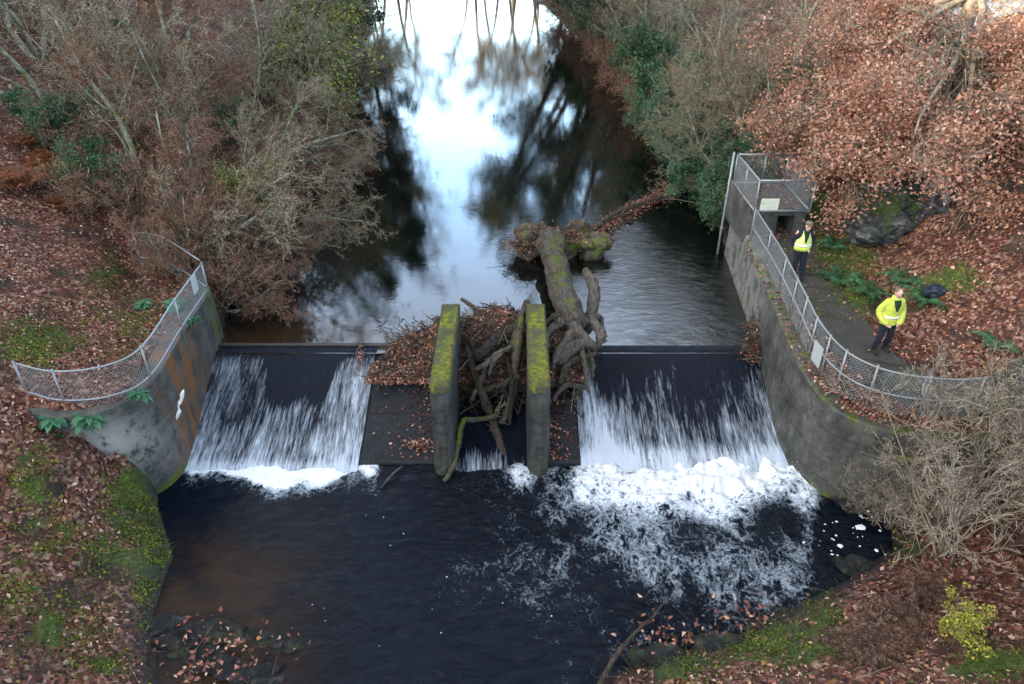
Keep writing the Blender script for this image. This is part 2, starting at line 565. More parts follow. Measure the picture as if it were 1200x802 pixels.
M['hivis_pale'] = m_flat('faded_hivis', (.58, .64, .22), .6, 0, .08)
M['silver'] = m_flat('reflective_tape', (.75, .78, .76), .35, .1, .05)
M['navy'] = m_flat('navy_cloth', (.012, .015, .026), .9)
M['black'] = m_flat('black_cloth', (.010, .012, .012), .9)
M['dgreen'] = m_flat('green_sweater', (.012, .03, .018), .9)
M['skin'] = m_flat('skin', (.55, .34, .27), .55, 0, .06)
M['hair'] = m_flat('greying_hair', (.16, .12, .09), .8)
M['cap'] = m_flat('tweed_cap', (.13, .105, .075), .95, 0, .3, 60)
M['boot'] = m_flat('boot_leather', (.02, .018, .016), .6)
M['guard'] = m_flat('tree_guard_plastic', (.42, .46, .47), .5)
M['blue'] = m_flat('blue_plastic', (.02, .03, .05), .5)
M['signboard'] = m_flat('sign_board', (.55, .58, .45), .5, 0, .12, 4)
M['signgrey'] = m_flat('grey_sign', (.36, .40, .40), .5, 0, .1)
M['timber'] = m_flat('sill_timber', (.05, .045, .042), .6, 0, .5, 9)
M['dead_foam'] = m_flat('scum', (.72, .76, .78), .6)

# ------------------------------------------------------------------ terrain
YL = [-60, -20, 0, 8.1, 9.6, 11.2, 12.6, 13.3, 18.4, 25, 35, 50, 70, 94, 108, 122, 140]
XL = [-4.5, -5.0, -5.8, -6.5, -7.2, -7.4, -8.3, -8.7, -8.8, -9.4, -10, -11, -12.5, -16, -22, -33, -60]
YR = [-60, -20, 0, 6.5, 8.3, 9.2, 10.5, 11.4, 12.5, 13.2, 14.2, 18, 24, 26, 35, 50, 70, 94, 104, 112, 120, 140]
XR = [3, 2.5, .6, .4, 1.6, 4.4, 7.0, 8.4, 8.8, 8.2, 7.4, 7.4, 8.0, 8.1, 7.8, 7.5, 6, 3, -2, -12, -24, -60]
POOL_Z = -1.1


def pdist(x, y, xs, ys):
    best = np.full(np.shape(x), 1e9)
    for i in range(len(xs) - 1):
        ax, ay, bx, by = xs[i], ys[i], xs[i + 1], ys[i + 1]
        dx, dy = bx - ax, by - ay
        t = np.clip(((x - ax) * dx + (y - ay) * dy) / (dx * dx + dy * dy), 0, 1)
        best = np.minimum(best, np.hypot(x - ax - t * dx, y - ay - t * dy))
    return best


def wall_front_l(x): return np.interp(x, [-14, -11.3, -9.9, -8.9, -8.3, -8.0], [13.6, 13.15, 12.75, 12.9, 13.45, 14.0])


def wall_front_r(x): return np.interp(x, [7.0, 7.4, 8.2, 9.5, 12, 16], [14.0, 13.35, 12.75, 12.4, 12.3, 12.0])


def height(x, y, rough=True):
    x = np.asarray(x, float); y = np.asarray(y, float)
    xl = np.interp(y, YL, XL); xr = np.interp(y, YR, XR)
    dl = pdist(x, y, XL, YL); dr = pdist(x, y, XR, YR)
    land_l = x < xl; land_r = x > xr
    both = land_l & land_r
    # left bank; its unseen crest is raised to shade the valley from the sun
    up = np.interp(dl, [0, .5, 2, 4, 10, 40, 52, 100], [-.06, .5, 1.5, 2.6, 5.2, 20, 30.5, 31.5])
    wl = np.interp(dl, [0, .3, 2.2, 4, 10, 40, 52, 100], [1.68, 1.72, 1.85, 2.6, 5.2, 20, 30.5, 31.5])
    lo = np.interp(dl, [0, .4, 1.5, 3, 5, 10, 40, 52, 100], [-1.16, -.75, -.2, .75, 2.3, 4.9, 20, 30.5, 31.5])
    tw = sstep(18.7, 20.2, y)
    zl = wl * (1 - tw) + up * tw
    lo = lo + 1.45 * sstep(-8.45, -9.7, x) * sstep(10.3, 12.2, y) * sstep(-14, -12, x)
    k = sstep(-.14, .14, y - wall_front_l(x))
    wide = sstep(-11.5, -15, x)
    k2 = sstep(-1.6, 1.6, y - wall_front_l(x))
    k = k * (1 - wide) + k2 * wide
    zl = lo * (1 - k) + zl * k
    # right bank
    zp = np.interp(y, [12.4, 13.2, 15, 18, 25], [1.15, 1.25, 1.5, 1.75, 1.85])
    upr = np.interp(dr, [0, .6, 2, 5, 12, 40, 100], [-.06, .7, 1.7, 3.4, 6.8, 15, 18])
    e = np.interp(dr, [0, .3, 2.5, 3.3, 5.2, 12, 40, 100], [0, 0, .05, .6, 2.2, 5.2, 13.5, 16.5])
    wr = zp + e
    lor = np.interp(dr, [0, .4, 1.5, 3, 6, 12, 40, 100], [-1.16, -.85, -.35, .35, 1.35, 4.2, 13, 16])
    tr = sstep(24.6, 26.2, y)
    zr = wr * (1 - tr) + upr * tr
    kr = sstep(-.14, .14, y - wall_front_r(x))
    wide = sstep(10.0, 13, x)
    kr2 = sstep(-1.8, 1.8, y - wall_front_r(x))
    kr = kr * (1 - wide) + kr2 * wide
    zr = lor * (1 - kr) + zr * kr
    lvl = np.where(y > 17.2, 0.0, POOL_Z)
    d = np.minimum(dl, dr)
    bed = lvl - .1 - .55 * np.minimum(d, 1.4)
    far = np.interp(d, [0, 1, 5, 30, 80], [-.06, .4, .8, 1.5, 3])
    fl = sstep(75, 105, y)
    zl = zl * (1 - fl) + np.interp(dl, [0, 1, 5, 30, 60, 100], [-.06, .4, .8, 4, 20, 26]) * fl
    zr = zr * (1 - fl) + np.interp(dr, [0, 1, 5, 30, 100], [-.06, .4, .8, 2, 9]) * fl
    z = np.where(both, far, np.where(land_l, zl, np.where(land_r, zr, bed)))
    if rough:
        amp = np.where(land_l | land_r, np.clip(d / 1.5, 0, 1), .3)
        flat = land_r & (y > 13) & (y < 25) & (dr < 2.6)
        amp = np.where(flat, amp * .15, amp)
        z = z + amp * ((fbm(x * .35, y * .35) - .5) * .9 + (fbm(x * 1.7 + 5, y * 1.7) - .5) * .32)
    return z


def H(x, y): return float(height(np.array([x]), np.array([y]))[0])


def axis(lo, hi, fine_lo, fine_hi, step, grow_):
    a = list(np.arange(fine_lo, fine_hi + 1e-6, step))
    s = step
    while a[-1] < hi: s *= grow_; a.append(a[-1] + s)
    s = step
    while a[0] > lo: s *= grow_; a.insert(0, a[0] - s)
    return np.array(a)


gx = axis(-150, 150, -14, 14, .16, 1.09)
gy = axis(-80, 260, 6, 27, .16, 1.07)
GX, GY = np.meshgrid(gx, gy)
GZ = height(GX, GY)


def grid_faces(ny, nx):
    i = np.arange(ny * nx).reshape(ny, nx)
    return np.stack([i[:-1, :-1], i[:-1, 1:], i[1:, 1:], i[1:, :-1]], -1).reshape(-1, 4)


fx, fy = px_of(GX, GY, GZ)
_dl = pdist(GX, GY, XL, YL); _dr = pdist(GX, GY, XR, YR)


def moss_at(x, y, z):
    px, py = px_of(x, y, z)
    m = np.zeros(np.shape(x))
    def blob(cx, cy, rx, ry, a=1.0):
        nonlocal m
        m = np.maximum(m, a * np.exp(-(((px - cx) / rx) ** 2 + ((py - cy) / ry) ** 2)))
    for b in ((165, 590, 42, 55), (185, 660, 30, 60), (130, 650, 40, 30, .8), (40, 405, 55, 28, .9), (120, 325, 30, 20, .6), (35, 560, 40, 45, .6),
              (250, 740, 60, 18, .8), (330, 755, 30, 14, .7), (990, 340, 45, 35, .9), (965, 300, 28, 50, .8), (1165, 780, 70, 26), (1080, 350, 25, 22, .5),
              (900, 755, 90, 30, 1.0), (800, 775, 60, 25, .9), (960, 720, 40, 20, .7), (215, 700, 25, 50, .7), (110, 780, 50, 20, .6), (20, 690, 40, 60, .5), (150, 380, 70, 40, .4), (1170, 480, 40, 40, .5), (950, 240, 25, 40, .7), (1000, 300, 40, 25, .8), (1120, 330, 50, 25, .7), (1010, 265, 25, 25, .8), (1185, 540, 40, 50, .5), (60, 620, 50, 40, .5), (70, 740, 60, 40, .6), (1060, 640, 40, 20, .6)):
        blob(*b)
    return m


moss = moss_at(GX, GY, GZ)
lvl = np.where(GY > 17.2, 0.0, POOL_Z)
wet = np.clip(1 - (GZ - lvl - .05) / np.where(GY < 14, .55, .22), 0, 1) * (np.minimum(_dl, _dr) < 3)
me = fast_mesh('ground', np.stack([GX, GY, GZ], -1).reshape(-1, 3), grid_faces(len(gy), len(gx)), M['ground'], True, {'moss': moss, 'wet': wet})
tag(obj('ground', me), kind='structure')

# river above the weir
rx = axis(-70, 30, -11, 10, .5, 1.2); ry = axis(17.62, 150, 17.62, 30, .5, 1.15)
ry = ry[ry >= 17.6]
RX, RY = np.meshgrid(rx, ry)
rip = sstep(1.2, 4.5, RX) * sstep(29, 24, RY) + .05
bedm = sstep(-1.5, -6, RX) * sstep(20.5, 18, RY) * .6
me = fast_mesh('river', np.stack([RX, RY, np.zeros_like(RX)], -1).reshape(-1, 3), grid_faces(len(ry), len(rx)), M['river'], True, {'ripple': rip * 2.2, 'bed': bedm})
tag(obj('river', me), kind='structure')

# pool below the weir
qx = axis(-30, 30, -9.3, 9.3, .04, 1.25); qy = axis(-70, 14.7, 6.6, 14.7, .04, 1.25)
QX, QY = np.meshgrid(qx, qy)
ppx, ppy = px_of(QX, QY, np.full_like(QX, POOL_Z))
wob = (fbm(QX * 1.3, QY * 1.3, 4) - .5)
wob2 = (fbm(QX * 3.1 + 7, QY * 3.1, 4) - .5)
er = np.interp(ppx, [630, 665, 690, 740, 800, 860, 895, 950, 975], [555, 592, 618, 640, 655, 690, 672, 640, 540]) + wob * 120 + wob2 * 40
side = sstep(636, 690, ppx) * sstep(985, 945, ppx)
toe = sstep(640, 560, ppy + wob * 60)
depth_in = np.clip((er - ppy) / 130, 0, 1)
hole = np.exp(-(((ppx - 905 + wob2 * 50) / 34) ** 2 + ((ppy - 612 + wob * 40) / 40) ** 2)) + .7 * np.exp(-(((ppx - 812) / 26) ** 2 + ((ppy - 628) / 18) ** 2))
foam_r = side * (.15 * sstep(-12, 25, er - ppy) + .30 * depth_in + .26 * toe) - hole * .42
fade_r = .26 * np.exp(-np.clip(ppy - er, 0, 400) / 60) * sstep(480, 680, ppx) * sstep(985, 940, ppx) * (1 - .8 * np.clip(hole, 0, 1))
el = np.interp(ppx, [205, 230, 262, 300, 325, 350, 380, 440, 460], [556, 558, 563, 576, 582, 572, 565, 561, 545]) + wob * 40
sl_ = sstep(200, 225, ppx) * sstep(462, 436, ppx)
foam_l = sl_ * np.clip((el - ppy) / 22 + .30, 0, .72)
fl2 = sl_ * .28 * np.exp(-np.clip(ppy - el, 0, 400) / 14)
mid = .5 * np.exp(-(((ppx - 612) / 22) ** 2 + ((ppy - 556) / 22) ** 2)) + .35 * np.exp(-(((ppx - 570) / 24) ** 2 + ((ppy - 533) / 10) ** 2))
trail = .15 * np.exp(-(((ppx - 610) / 120) ** 2 + ((ppy - 690) / 55) ** 2)) + .05 * sstep(470, 560, ppx) * sstep(960, 880, ppx)
trail = trail + (fbm(QX * .9 + 4, QY * .9, 3) - .5) * .34 * (trail > .03)
foam = np.clip(np.maximum.reduce([foam_r, fade_r, foam_l, fl2, mid, trail]) + wob2 * .10, 0, 1)
turb = np.clip(foam_r, 0, 1) * sstep(690, 560, ppy) + 1.4 * fade_r + .25 * foam_l + .3 * mid + .6 * np.clip(trail, 0, .3)
QZ = POOL_Z + turb * ((fbm(QX * 1.3, QY * 1.7, 3) - .45) * .42 + wob2 * .26 + (fbm(QX * 6, QY * 7, 4) - .5) * .07) + .05 * (fbm(QX * 1.1 + 3, QY * 1.6, 3) - .5)
QZ += .12 * np.clip(foam_r, 0, 1) * np.exp(-((QY - 13.75) / .5) ** 2)
rip = (.10 + .6 * sstep(400, 640, ppx) + .9 * turb + .4 * sstep(330, 480, ppx)) * (.35 + 1.3 * fbm(QX * .7, QY * .7, 3))
bedm = sstep(430, 260, ppx) * sstep(590, 690, ppy) * .9
me = fast_mesh('pool', np.stack([QX, QY, QZ], -1).reshape(-1, 3), grid_faces(len(qy), len(qx)), M['pool'], True,
               {'foam': foam, 'ripple': np.clip(rip, 0, 1.6), 'bed': bedm})
tag(obj('pool', me), kind='structure')

# path behind the right hand wall
pc = [(8.75, 25.2), (8.6, 22), (8.5, 18.5), (8.6, 16), (9.0, 14.4), (10.3, 13.5), (12.2, 13.4), (14, 13.6)]
pc = crom([(a, b, 0) for a, b in pc], 8)
v = []; f = []
for i, q in enumerate(pc):
    t = (pc[min(i + 1, len(pc) - 1)] - pc[max(0, i - 1)]).normalized(); nn = Vector((-t.y, t.x, 0))
    for j in range(5):
        w = (j / 4 - .5) * 1.5 + random.uniform(-.08, .08) * (j in (0, 4))
        a = q + nn * w
        v.append((a.x, a.y, H(a.x, a.y) + .02))
for i in range(len(pc) - 1):
    for j in range(4): f.append((i * 5 + j, (i + 1) * 5 + j, (i + 1) * 5 + j + 1, i * 5 + j + 1))
tag(obj('path', py_mesh('path', v, f, M['path'], True)), kind='structure')

# road along the top of the right bank
v = []; f = []
rd = crom([(18.6, 38, 0), (20.5, 34.5, 0), (24, 32, 0), (30, 29.5, 0), (44, 27, 0)], 8)
for i, q in enumerate(rd):
    t = (rd[min(i + 1, len(rd) - 1)] - rd[max(0, i - 1)]).normalized(); nn = Vector((-t.y, t.x, 0))
    for j in range(7):
        a = q + nn * (j / 6 - .5) * 5.5
        v.append((a.x, a.y, H(a.x, a.y) + .12))
for i in range(len(rd) - 1):
    for j in range(6): f.append((i * 7 + j, (i + 1) * 7 + j, (i + 1) * 7 + j + 1, i * 7 + j + 1))
tag(obj('road', py_mesh('road', v, f, M['road'], True)), kind='structure')


# ------------------------------------------------------------------ walls
def wall(name, label, pts, mat, thick, side, attrs_fn):
    """pts: (x, y, top z, bottom z); a swept solid with a softened top edge"""
    line = crom([(a, b, c) for a, b, c, d in pts], 10)
    bz = np.interp(np.linspace(0, len(pts) - 1, len(line)), range(len(pts)), [d for a, b, c, d in pts])
    V = []; ncol = 0
    for i, q in enumerate(line):
        t = (line[min(i + 1, len(line) - 1)] - line[max(0, i - 1)]); t.z = 0; t.normalize()
        nn = Vector((-t.y, t.x, 0)) * side
        wv = (vnoise(i * .7, 3.1) - .5) * .05
        ring = []
        for k in range(13):   # outer face bottom -> top, slight batter
            s = k / 12
            z = bz[i] + (q.z - .05 - bz[i]) * s
            ring.append(Vector((q.x, q.y, z)) + nn * (-.10 * (1 - s) + wv * .3))
        ring.append(Vector((q.x, q.y, q.z)) + nn * .05)
        for k in range(1, 5): ring.append(Vector((q.x, q.y, q.z + .01 * math.sin(k))) + nn * (thick - .04) * k / 4)
        ring.append(Vector((q.x, q.y, q.z - .06)) + nn * thick)
        ring.append(Vector((q.x, q.y, bz[i])) + nn * thick)
        V += ring; ncol = len(ring)
    n = len(line)
    V = np.array([tuple(a) for a in V])
    V[:, 2] += (fbm(V[:, 0] * 3, V[:, 1] * 3) - .5) * .03
    Fc = []
    for i in range(n - 1):
        for k in range(ncol - 1): Fc.append((i * ncol + k, (i + 1) * ncol + k, (i + 1) * ncol + k + 1, i * ncol + k + 1))
    me = py_mesh(name, V, Fc + [tuple(range(ncol)), tuple((n - 1) * ncol + k for k in range(ncol))[::-1]], mat, False)
    for an, av in attrs_fn(V).items():
        at = me.attributes.new(an, 'FLOAT', 'POINT'); at.data.foreach_set('value', np.asarray(av, dtype=np.float32))
    o = obj(name, me)
    return tag(o, label, 'wall')


def at_r(V):
    x, y, z = V.T
    low = np.clip(1 - (z - np.where(y > 17.9, 0, -1.1)) / .55, 0, 1)
    top = np.clip((z - np.interp(y, [12.4, 13.2, 15, 18, 25], [1.1, 1.25, 1.5, 1.72, 1.8]) + .25) / .25, 0, 1) * .5
    return {'moss': np.clip(low * .62 + top, 0, 1), 'stain': x * 0, 'pale': np.clip((y - 17.5) / 4, 0, .3)}


wall('retaining_wall', 'long grey concrete river wall with leaf strewn ledge below the curved walkway fence',
     [(7.78, 24.3, 1.86, -2), (7.45, 21, 1.84, -2), (7.15, 18, 1.76, -2), (7.0, 15.6, 1.6, -2), (7.02, 14.4, 1.45, -2), (7.35, 13.3, 1.28, -2), (8.2, 12.7, 1.2, -1.6), (9.4, 12.42, 1.2, -1), (10.6, 12.35, 1.2, -.6)],
     M['concrete'], .5, 1, at_r)


def at_l(V):
    x, y, z = V.T
    fpx, fpy = px_of(x, y, z)
    low = np.clip(1 - (z + 1.1) / .5, 0, 1) * (y > 12.7)
    ori = np.clip(1 - np.abs(y - 15.3) / 1.9, 0, 1) * 1.4
    pale = np.exp(-(((fpx - 140) / 55) ** 2 + ((fpy - 520) / 30) ** 2)) * .55
    return {'moss': np.clip(low * .8 + np.clip((y - 17.3) / .8, 0, 1) * .55, 0, 1), 'stain': np.clip(ori, 0, 1), 'pale': pale}


wall('retaining_wall', 'orange stained concrete wing wall curving beneath the fence of the leafy bank',
     [(-8.62, 18.55, 1.72, -2), (-8.5, 17, 1.72, -2), (-8.35, 15, 1.7, -2), (-8.3, 14.1, 1.68, -2), (-8.5, 13.3, 1.66, -1.9), (-9.1, 12.8, 1.62, -1.5), (-9.9, 12.65, 1.6, -.6), (-10.8, 12.85, 1.6, .1), (-11.6, 13.1, 1.65, .4)],
     M['concrete_stain'], .5, -1, at_l)
# splashes of white paint on the wing wall
mb = MB()
rr = random.Random(4)
run = []
for k in range(14):
    cx, cy = [(190, 497), (189, 502), (188, 507), (186, 511), (185, 515), (185, 519), (184, 523), (183, 527), (182, 531)][k % 9]
    a = PY(cx + rr.uniform(-.8, .8), cy, 12.78)
    y0 = float(np.interp(a.x, [-9.9, -9.1, -8.5, -8.3], [12.65, 12.8, 13.3, 14.1])) - .09
    run.append(Vector((a.x, y0 + .015, a.z)))
run = sorted(run[:9], key=lambda q: -q.z)
mb.tube(run, [.05, .09, .06, .08, .035, .03, .075, .06, .03], 8, squash=.5, rough=.3, seed=3)
tag(mb.build('paint_splash', M['white_splash']), 'splash of white paint running down the wing wall under the fence', 'paint')

# ------------------------------------------------------------------ weir
CREST_Y, TOE_Y = 17.75, 14.25
PROF = [(18.15, -2.2), (18.15, -.06), (17.75, -.06), (17.35, -.13), (14.75, -.93), (14.2, -1.02), (14.12, -1.06), (14.12, -2.2)]


def chute(x0, x1, nm, parent, label=None):
    nx = 24
    v = []; f = []
    for i in range(nx + 1):
        x = x0 + (x1 - x0) * i / nx
        for (y, z) in PROF: v.append((x, y, z))
    k = len(PROF)
    for i in range(nx):
        for j in range(k - 1): f.append((i * k + j, i * k + j + 1, (i + 1) * k + j + 1, (i + 1) * k + j))
    f.append(tuple(range(k))[::-1]); f.append(tuple(nx * k + j for j in range(k)))
    o = obj(nm, py_mesh(nm, v, f, M['concrete_wet']), parent)
    if label: o['label'] = label
    return o


weir = thing('weir', 'low dark concrete weir with sloping spillways across the whole river', 'weir', (0, 0, 0))
chute(-8.5, -1.94, 'spillway', weir, 'sloping spillway with a bare dry strip')
chute(.905, 7.15, 'spillway', weir, 'sloping spillway under the stronger flow')
chute(-1.45, .40, 'sluice_floor', weir)
mb = MB(); mb.box((-5.9, 18.02, -.005), (5.2, .13, .15)); mb.box((-5.9, 17.85, -.03), (5.2, .1, .07))
mb.build('sill', M['timber'], weir)


def pier(x0, x1, label):
    t = thing('weir_pier', label, 'pier', ((x0 + x1) / 2, 15.8, -1.1), 0, 'moss topped piers of the sluice')
    w = (x1 - x0) / 2
    # plan outline, rounded nose towards the viewer
    pl = [(-w, 2.0), (-w, -1.72), (-w * .72, -1.92), (-w * .3, -2.0), (w * .3, -2.0), (w * .72, -1.92), (w, -1.72), (w, 2.0)]
    levels = [-1.0, 0, .3, .6, .9, 1.2, 1.5, 1.8, 2.1, 2.4, 2.62]
    v = []; f = []; n = len(pl)
    for i, z in enumerate(levels):
        for (x, y) in pl:
            s = 1 + .10 * (1 - max(z, 0) / 2.6)
            v.append((x * s + (vnoise(x * 9 + i * 2.2, y * 5) - .5) * .03, y - .10 * (1 - max(z, 0) / 2.6) * (y < 0) + (vnoise(y * 7 + i, x * 6 + 4) - .5) * .03, z))
    for i in range(len(levels) - 1):
        for j in range(n):
            j2 = (j + 1) % n
            f.append((i * n + j, i * n + j2, (i + 1) * n + j2, (i + 1) * n + j))
    f.append(tuple((len(levels) - 1) * n + j for j in range(n)))
    me = py_mesh('shaft', v, f, M['concrete_dark'])
    V = np.array(v)
    at = me.attributes.new('moss', 'FLOAT', 'POINT'); at.data.foreach_set('value', np.clip(.42 - V[:, 2] * .35, 0, 1).astype(np.float32) + np.clip(V[:, 2] - 2.3, 0, 1).astype(np.float32) * 1.2)
    obj('shaft', me, t)
    # moss cushion on top
    nx, ny = 12, 70
    yy = np.linspace(-2.03, 2.02, ny); xx = np.linspace(-1.05, 1.05, nx) * w
    X, Y = np.meshgrid(xx, yy)
    edge = np.minimum(1, (1.06 - np.abs(X) / w) * 4.5) * np.minimum(1, (2.07 - np.abs(Y)) * 5)
    narrow = np.where(Y < -1.7, 1 - ((-Y - 1.7) / .33) ** 2 * .45, 1)
    Z = 2.60 + np.clip(edge, 0, 1) * (.05 + .09 * fbm(X * 6 + x0 * 5, Y * 3, 4) + .05 * (fbm(X * 22, Y * 22, 2) - .5))
    rimz = (np.abs(X) > w * .98) | (np.abs(Y) > 2.0)
    Z = np.where(rimz, 2.45 + .1 * fbm(X * 9, Y * 5), Z)
    o = obj('moss_cap', fast_mesh('moss_cap', np.stack([X * narrow, Y, Z], -1).reshape(-1, 3), grid_faces(ny, nx), M['mosscap'], True), t)
    return t


def m_mosscap():
    m, nt, bs, out = new_mat('moss_cushion')
    v = coords(nt)
    c = ramp(nt, noise(nt, v, 9, 6, .7), [(.28, (.03, .04, .008)), (.5, (.15, .17, .016)), (.72, (.33, .33, .03))])
    c2 = mix(nt, ramp(nt, noise(nt, v, 2.1, 5), [(.44, g(0)), (.60, g(.9))]), c, (.07, .072, .045))
    nt.links.new(c2, bs.inputs['Base Color'])
    bs.inputs['Roughness'].default_value = 1
    bump(nt, bs, noise(nt, v, 30, 5, .7), 1, .06)
    return m


M['mosscap'] = m_mosscap()
pier(-1.94, -1.45, 'mossy concrete pier beside the dry strip of the smaller fall')
pier(.40, .905, 'mossy concrete pier beside the fallen tree trunk')


# falling water
def sheet(name, label, x0, x1, foam_fn, seed):
    nx, ny = 260, 110
    u = np.linspace(0, 1, nx); s = np.linspace(0, 1, ny)
    U, S = np.meshgrid(u, s)
    py_ = np.array([18.0, 17.8, 17.55, 17.3, 16, 14.75, 14.3, 13.86]); pz_ = np.array([.005, .0, -.05, -.115, -.515, -.915, -1.0, -1.16])
    ss = np.linspace(0, 1, 8) ** 1
    ss = np.array([0, .05, .11, .18, .5, .82, .93, 1])
    X = x0 + (x1 - x0) * U
    Y = np.interp(S, ss, py_); Z = np.interp(S, ss, pz_)
    Z += .028 + S * .05 * (fbm(X * 5 + seed, S * 5) - .35) + .02 * (vnoise(X * 14 + seed, S * 9) - .5) * sstep(.08, .3, S)
    Y += -S * .08 * (vnoise(X * 4.2, seed) - .5)
    fo = foam_fn(X, S)
    o = obj(name, fast_mesh(name, np.stack([X, Y, Z], -1).reshape(-1, 3), grid_faces(ny, nx), M['fall'], True, {'foam': fo}))
    return tag(o, label, kind='stuff')


def foam_left(X, S):
    U = (X + 8.45) / 4.55
    start = np.interp(U, [0, .30, .34, .38, .74, .78, .82, 1], [.02, .02, .08, .40, .38, .05, .03, .03]) + (vnoise(X * 4.2, 1.5) - .5) * .14 * ((U > .33) & (U < .76))
    f = .12 + .27 * sstep(start - .06, start + .22, S) + .07 * S
    f += .10 * np.exp(-((U - .89) / .09) ** 2) + .06 * np.exp(-((S - .12) / .1) ** 2) * (U < .32)
    f += .05 * sstep(.62, .85, S) + .14 * sstep(.93, .99, S)
    f += (vnoise(X * 2.6, 8.8) - .5) * .12 + (fbm(X * 9, S * 5, 3) - .5) * .16 + .03
    return np.clip(f * .92, 0, 1.2)


def foam_right(X, S):
    U = (X - 1.75) / 5.35
    st = .30 + (vnoise(X * 2.4, 4.5) - .5) * .2
    f = .20 + .12 * sstep(.05, .4, S) + .13 * sstep(st, st + .55, S) + .17 * sstep(.78, .98, S)
    f += .20 * np.exp(-((U - (.03 + .10 * S)) / (.03 + .04 * S)) ** 2) * sstep(.02, .1, S)
    f += .10 * sstep(.82, .96, U) * sstep(.02, .3, S)
    f += .10 * np.exp(-((U - .2) / .12) ** 2) * sstep(.4, .6, S)
    f += (vnoise(X * 1.7, 2.2) - .5) * .12 + (fbm(X * 9, S * 5, 3) - .5) * .18
    return np.clip(f, 0, 1.2)


sheet('falling_water', 'thin veil of white water sliding down the smaller spillway', -8.46, -3.9, foam_left, 3)
sheet('falling_water', 'strong sheet of white water pouring down the larger spillway', 1.75, 7.1, foam_right, 9)
sheet('falling_water', 'narrow dark run of water between the two mossy piers', -1.44, .39, lambda X, S: .12 + .3 * sstep(.75, 1, S) + (vnoise(X * 3, 1) - .5) * .2, 5)

# spray thrown up at the toe of the weir
n = 2600
sx = RNG.uniform(1.7, 7.4, n); sy = 13.9 - np.abs(RNG.normal(0, 1, n)) * .45; sz = POOL_Z + .1 + np.abs(RNG.normal(0, .20, n)) * np.exp(-(13.9 - sy) / 1.2)
n2 = 500
sx = np.r_[sx, RNG.uniform(-8.3, -4.0, n2)]; sy = np.r_[sy, 14.05 - np.abs(RNG.normal(0, .16, n2))]; sz = np.r_[sz, POOL_Z + .03 + np.abs(RNG.normal(0, .07, n2))]
r = RNG.uniform(.003, .009, n + n2)
c = np.stack([sx, sy, sz], -1)
oct_ = np.array([(1, 0, 0), (-1, 0, 0), (0, 1, 0), (0, -1, 0), (0, 0, 1), (0, 0, -1)])
of = np.array([(0, 2, 4), (2, 1, 4), (1, 3, 4), (3, 0, 4), (2, 0, 5), (1, 2, 5), (3, 1, 5), (0, 3, 5)])
V = (c[:, None] + oct_[None] * r[:, None, None]).reshape(-1, 3)
Fc = (of[None] + (np.arange(len(c)) * 6)[:, None, None]).reshape(-1, 3)
tag(obj('spray', fast_mesh('spray', V, Fc, M['dead_foam'])), 'fine white spray thrown up where the falls meet the pool', kind='stuff')


# ------------------------------------------------------------------ leaves and blades
def prisms(A, B, ra, rb, k=3):
    A = np.asarray(A, float); B = np.asarray(B, float)
    ra = np.asarray(ra, float); rb = np.asarray(rb, float)
    d = B - A
    L = np.linalg.norm(d, axis=1, keepdims=True); d = d / np.maximum(L, 1e-6)
    up = np.where(np.abs(d[:, 2:3]) > .9, np.array([[1., 0, 0]]), np.array([[0, 0, 1.]]))
    a = np.cross(d, up); a /= np.linalg.norm(a, axis=1, keepdims=True)
    b = np.cross(d, a)
    n = len(A)
    ring = []
    for C, r_ in ((A, ra), (B + d * rb[:, None] * .3, rb)):
        for j in range(k):
            an = 2 * math.pi * j / k
            ring.append(C + (a * math.cos(an) + b * math.sin(an)) * r_[:, None])
    V = np.stack(ring, 1).reshape(-1, 3)
    i = (np.arange(n) * 2 * k)[:, None]
    Fc = np.concatenate([i + [j, (j + 1) % k, k + (j + 1) % k, k + j] for j in range(k)])
    return V, Fc


def leaf_quads(c, nrm, size, rng, asp=.55, curl=.25):
    """one folded four cornered leaf at every point"""
    n = len(c)
    nrm = nrm / np.linalg.norm(nrm, axis=1, keepdims=True)
    a = rng.normal(size=(n, 3))
    a -= nrm * (a * nrm).sum(1, keepdims=True)
    a /= np.linalg.norm(a, axis=1, keepdims=True)
    b = np.cross(nrm, a)
    s = np.asarray(size).reshape(-1, 1) * np.ones((n, 1))
    cu = rng.uniform(-curl, curl * 1.6, (n, 1)) * s
    w = asp * s * rng.uniform(.7, 1.2, (n, 1))
    q0 = c - a * s * .5
    q1 = c + b * w * .5 + nrm * cu
    q2 = c + a * s * .5
    q3 = c - b * w * .5 + nrm * cu
    V = np.stack([q0, q1, q2, q3], 1).reshape(-1, 3)
    return V, np.arange(n * 4).reshape(n, 4)


def scatter(n, region, rng, cond=None):
    x = rng.uniform(region[0], region[1], n); y = rng.uniform(region[2], region[3], n)
    z = height(x, y)
    px, py = px_of(x, y, z)
    ok = (px > -140) & (px < 1340) & (py > -40) & (py < 900)
    lv = np.where(y > 17.2, 0.0, POOL_Z)
    xl = np.interp(y, YL, XL); xr = np.interp(y, YR, XR)
    ok &= ((x < xl) | (x > xr)) & (z > lv + .03)
    if cond is not None: ok &= cond(x, y, z, px, py)
    x, y, z = x[ok], y[ok], z[ok]
    e = .08
    nx = -(height(x + e, y) - height(x - e, y)) / (2 * e); ny = -(height(x, y + e) - height(x, y - e)) / (2 * e)
    nr = np.stack([nx, ny, np.ones_like(nx)], -1)
    steep = np.abs(nx) + np.abs(ny) < 6
    return np.stack([x, y, z], -1)[steep], nr[steep]


rg = np.random.default_rng(21)


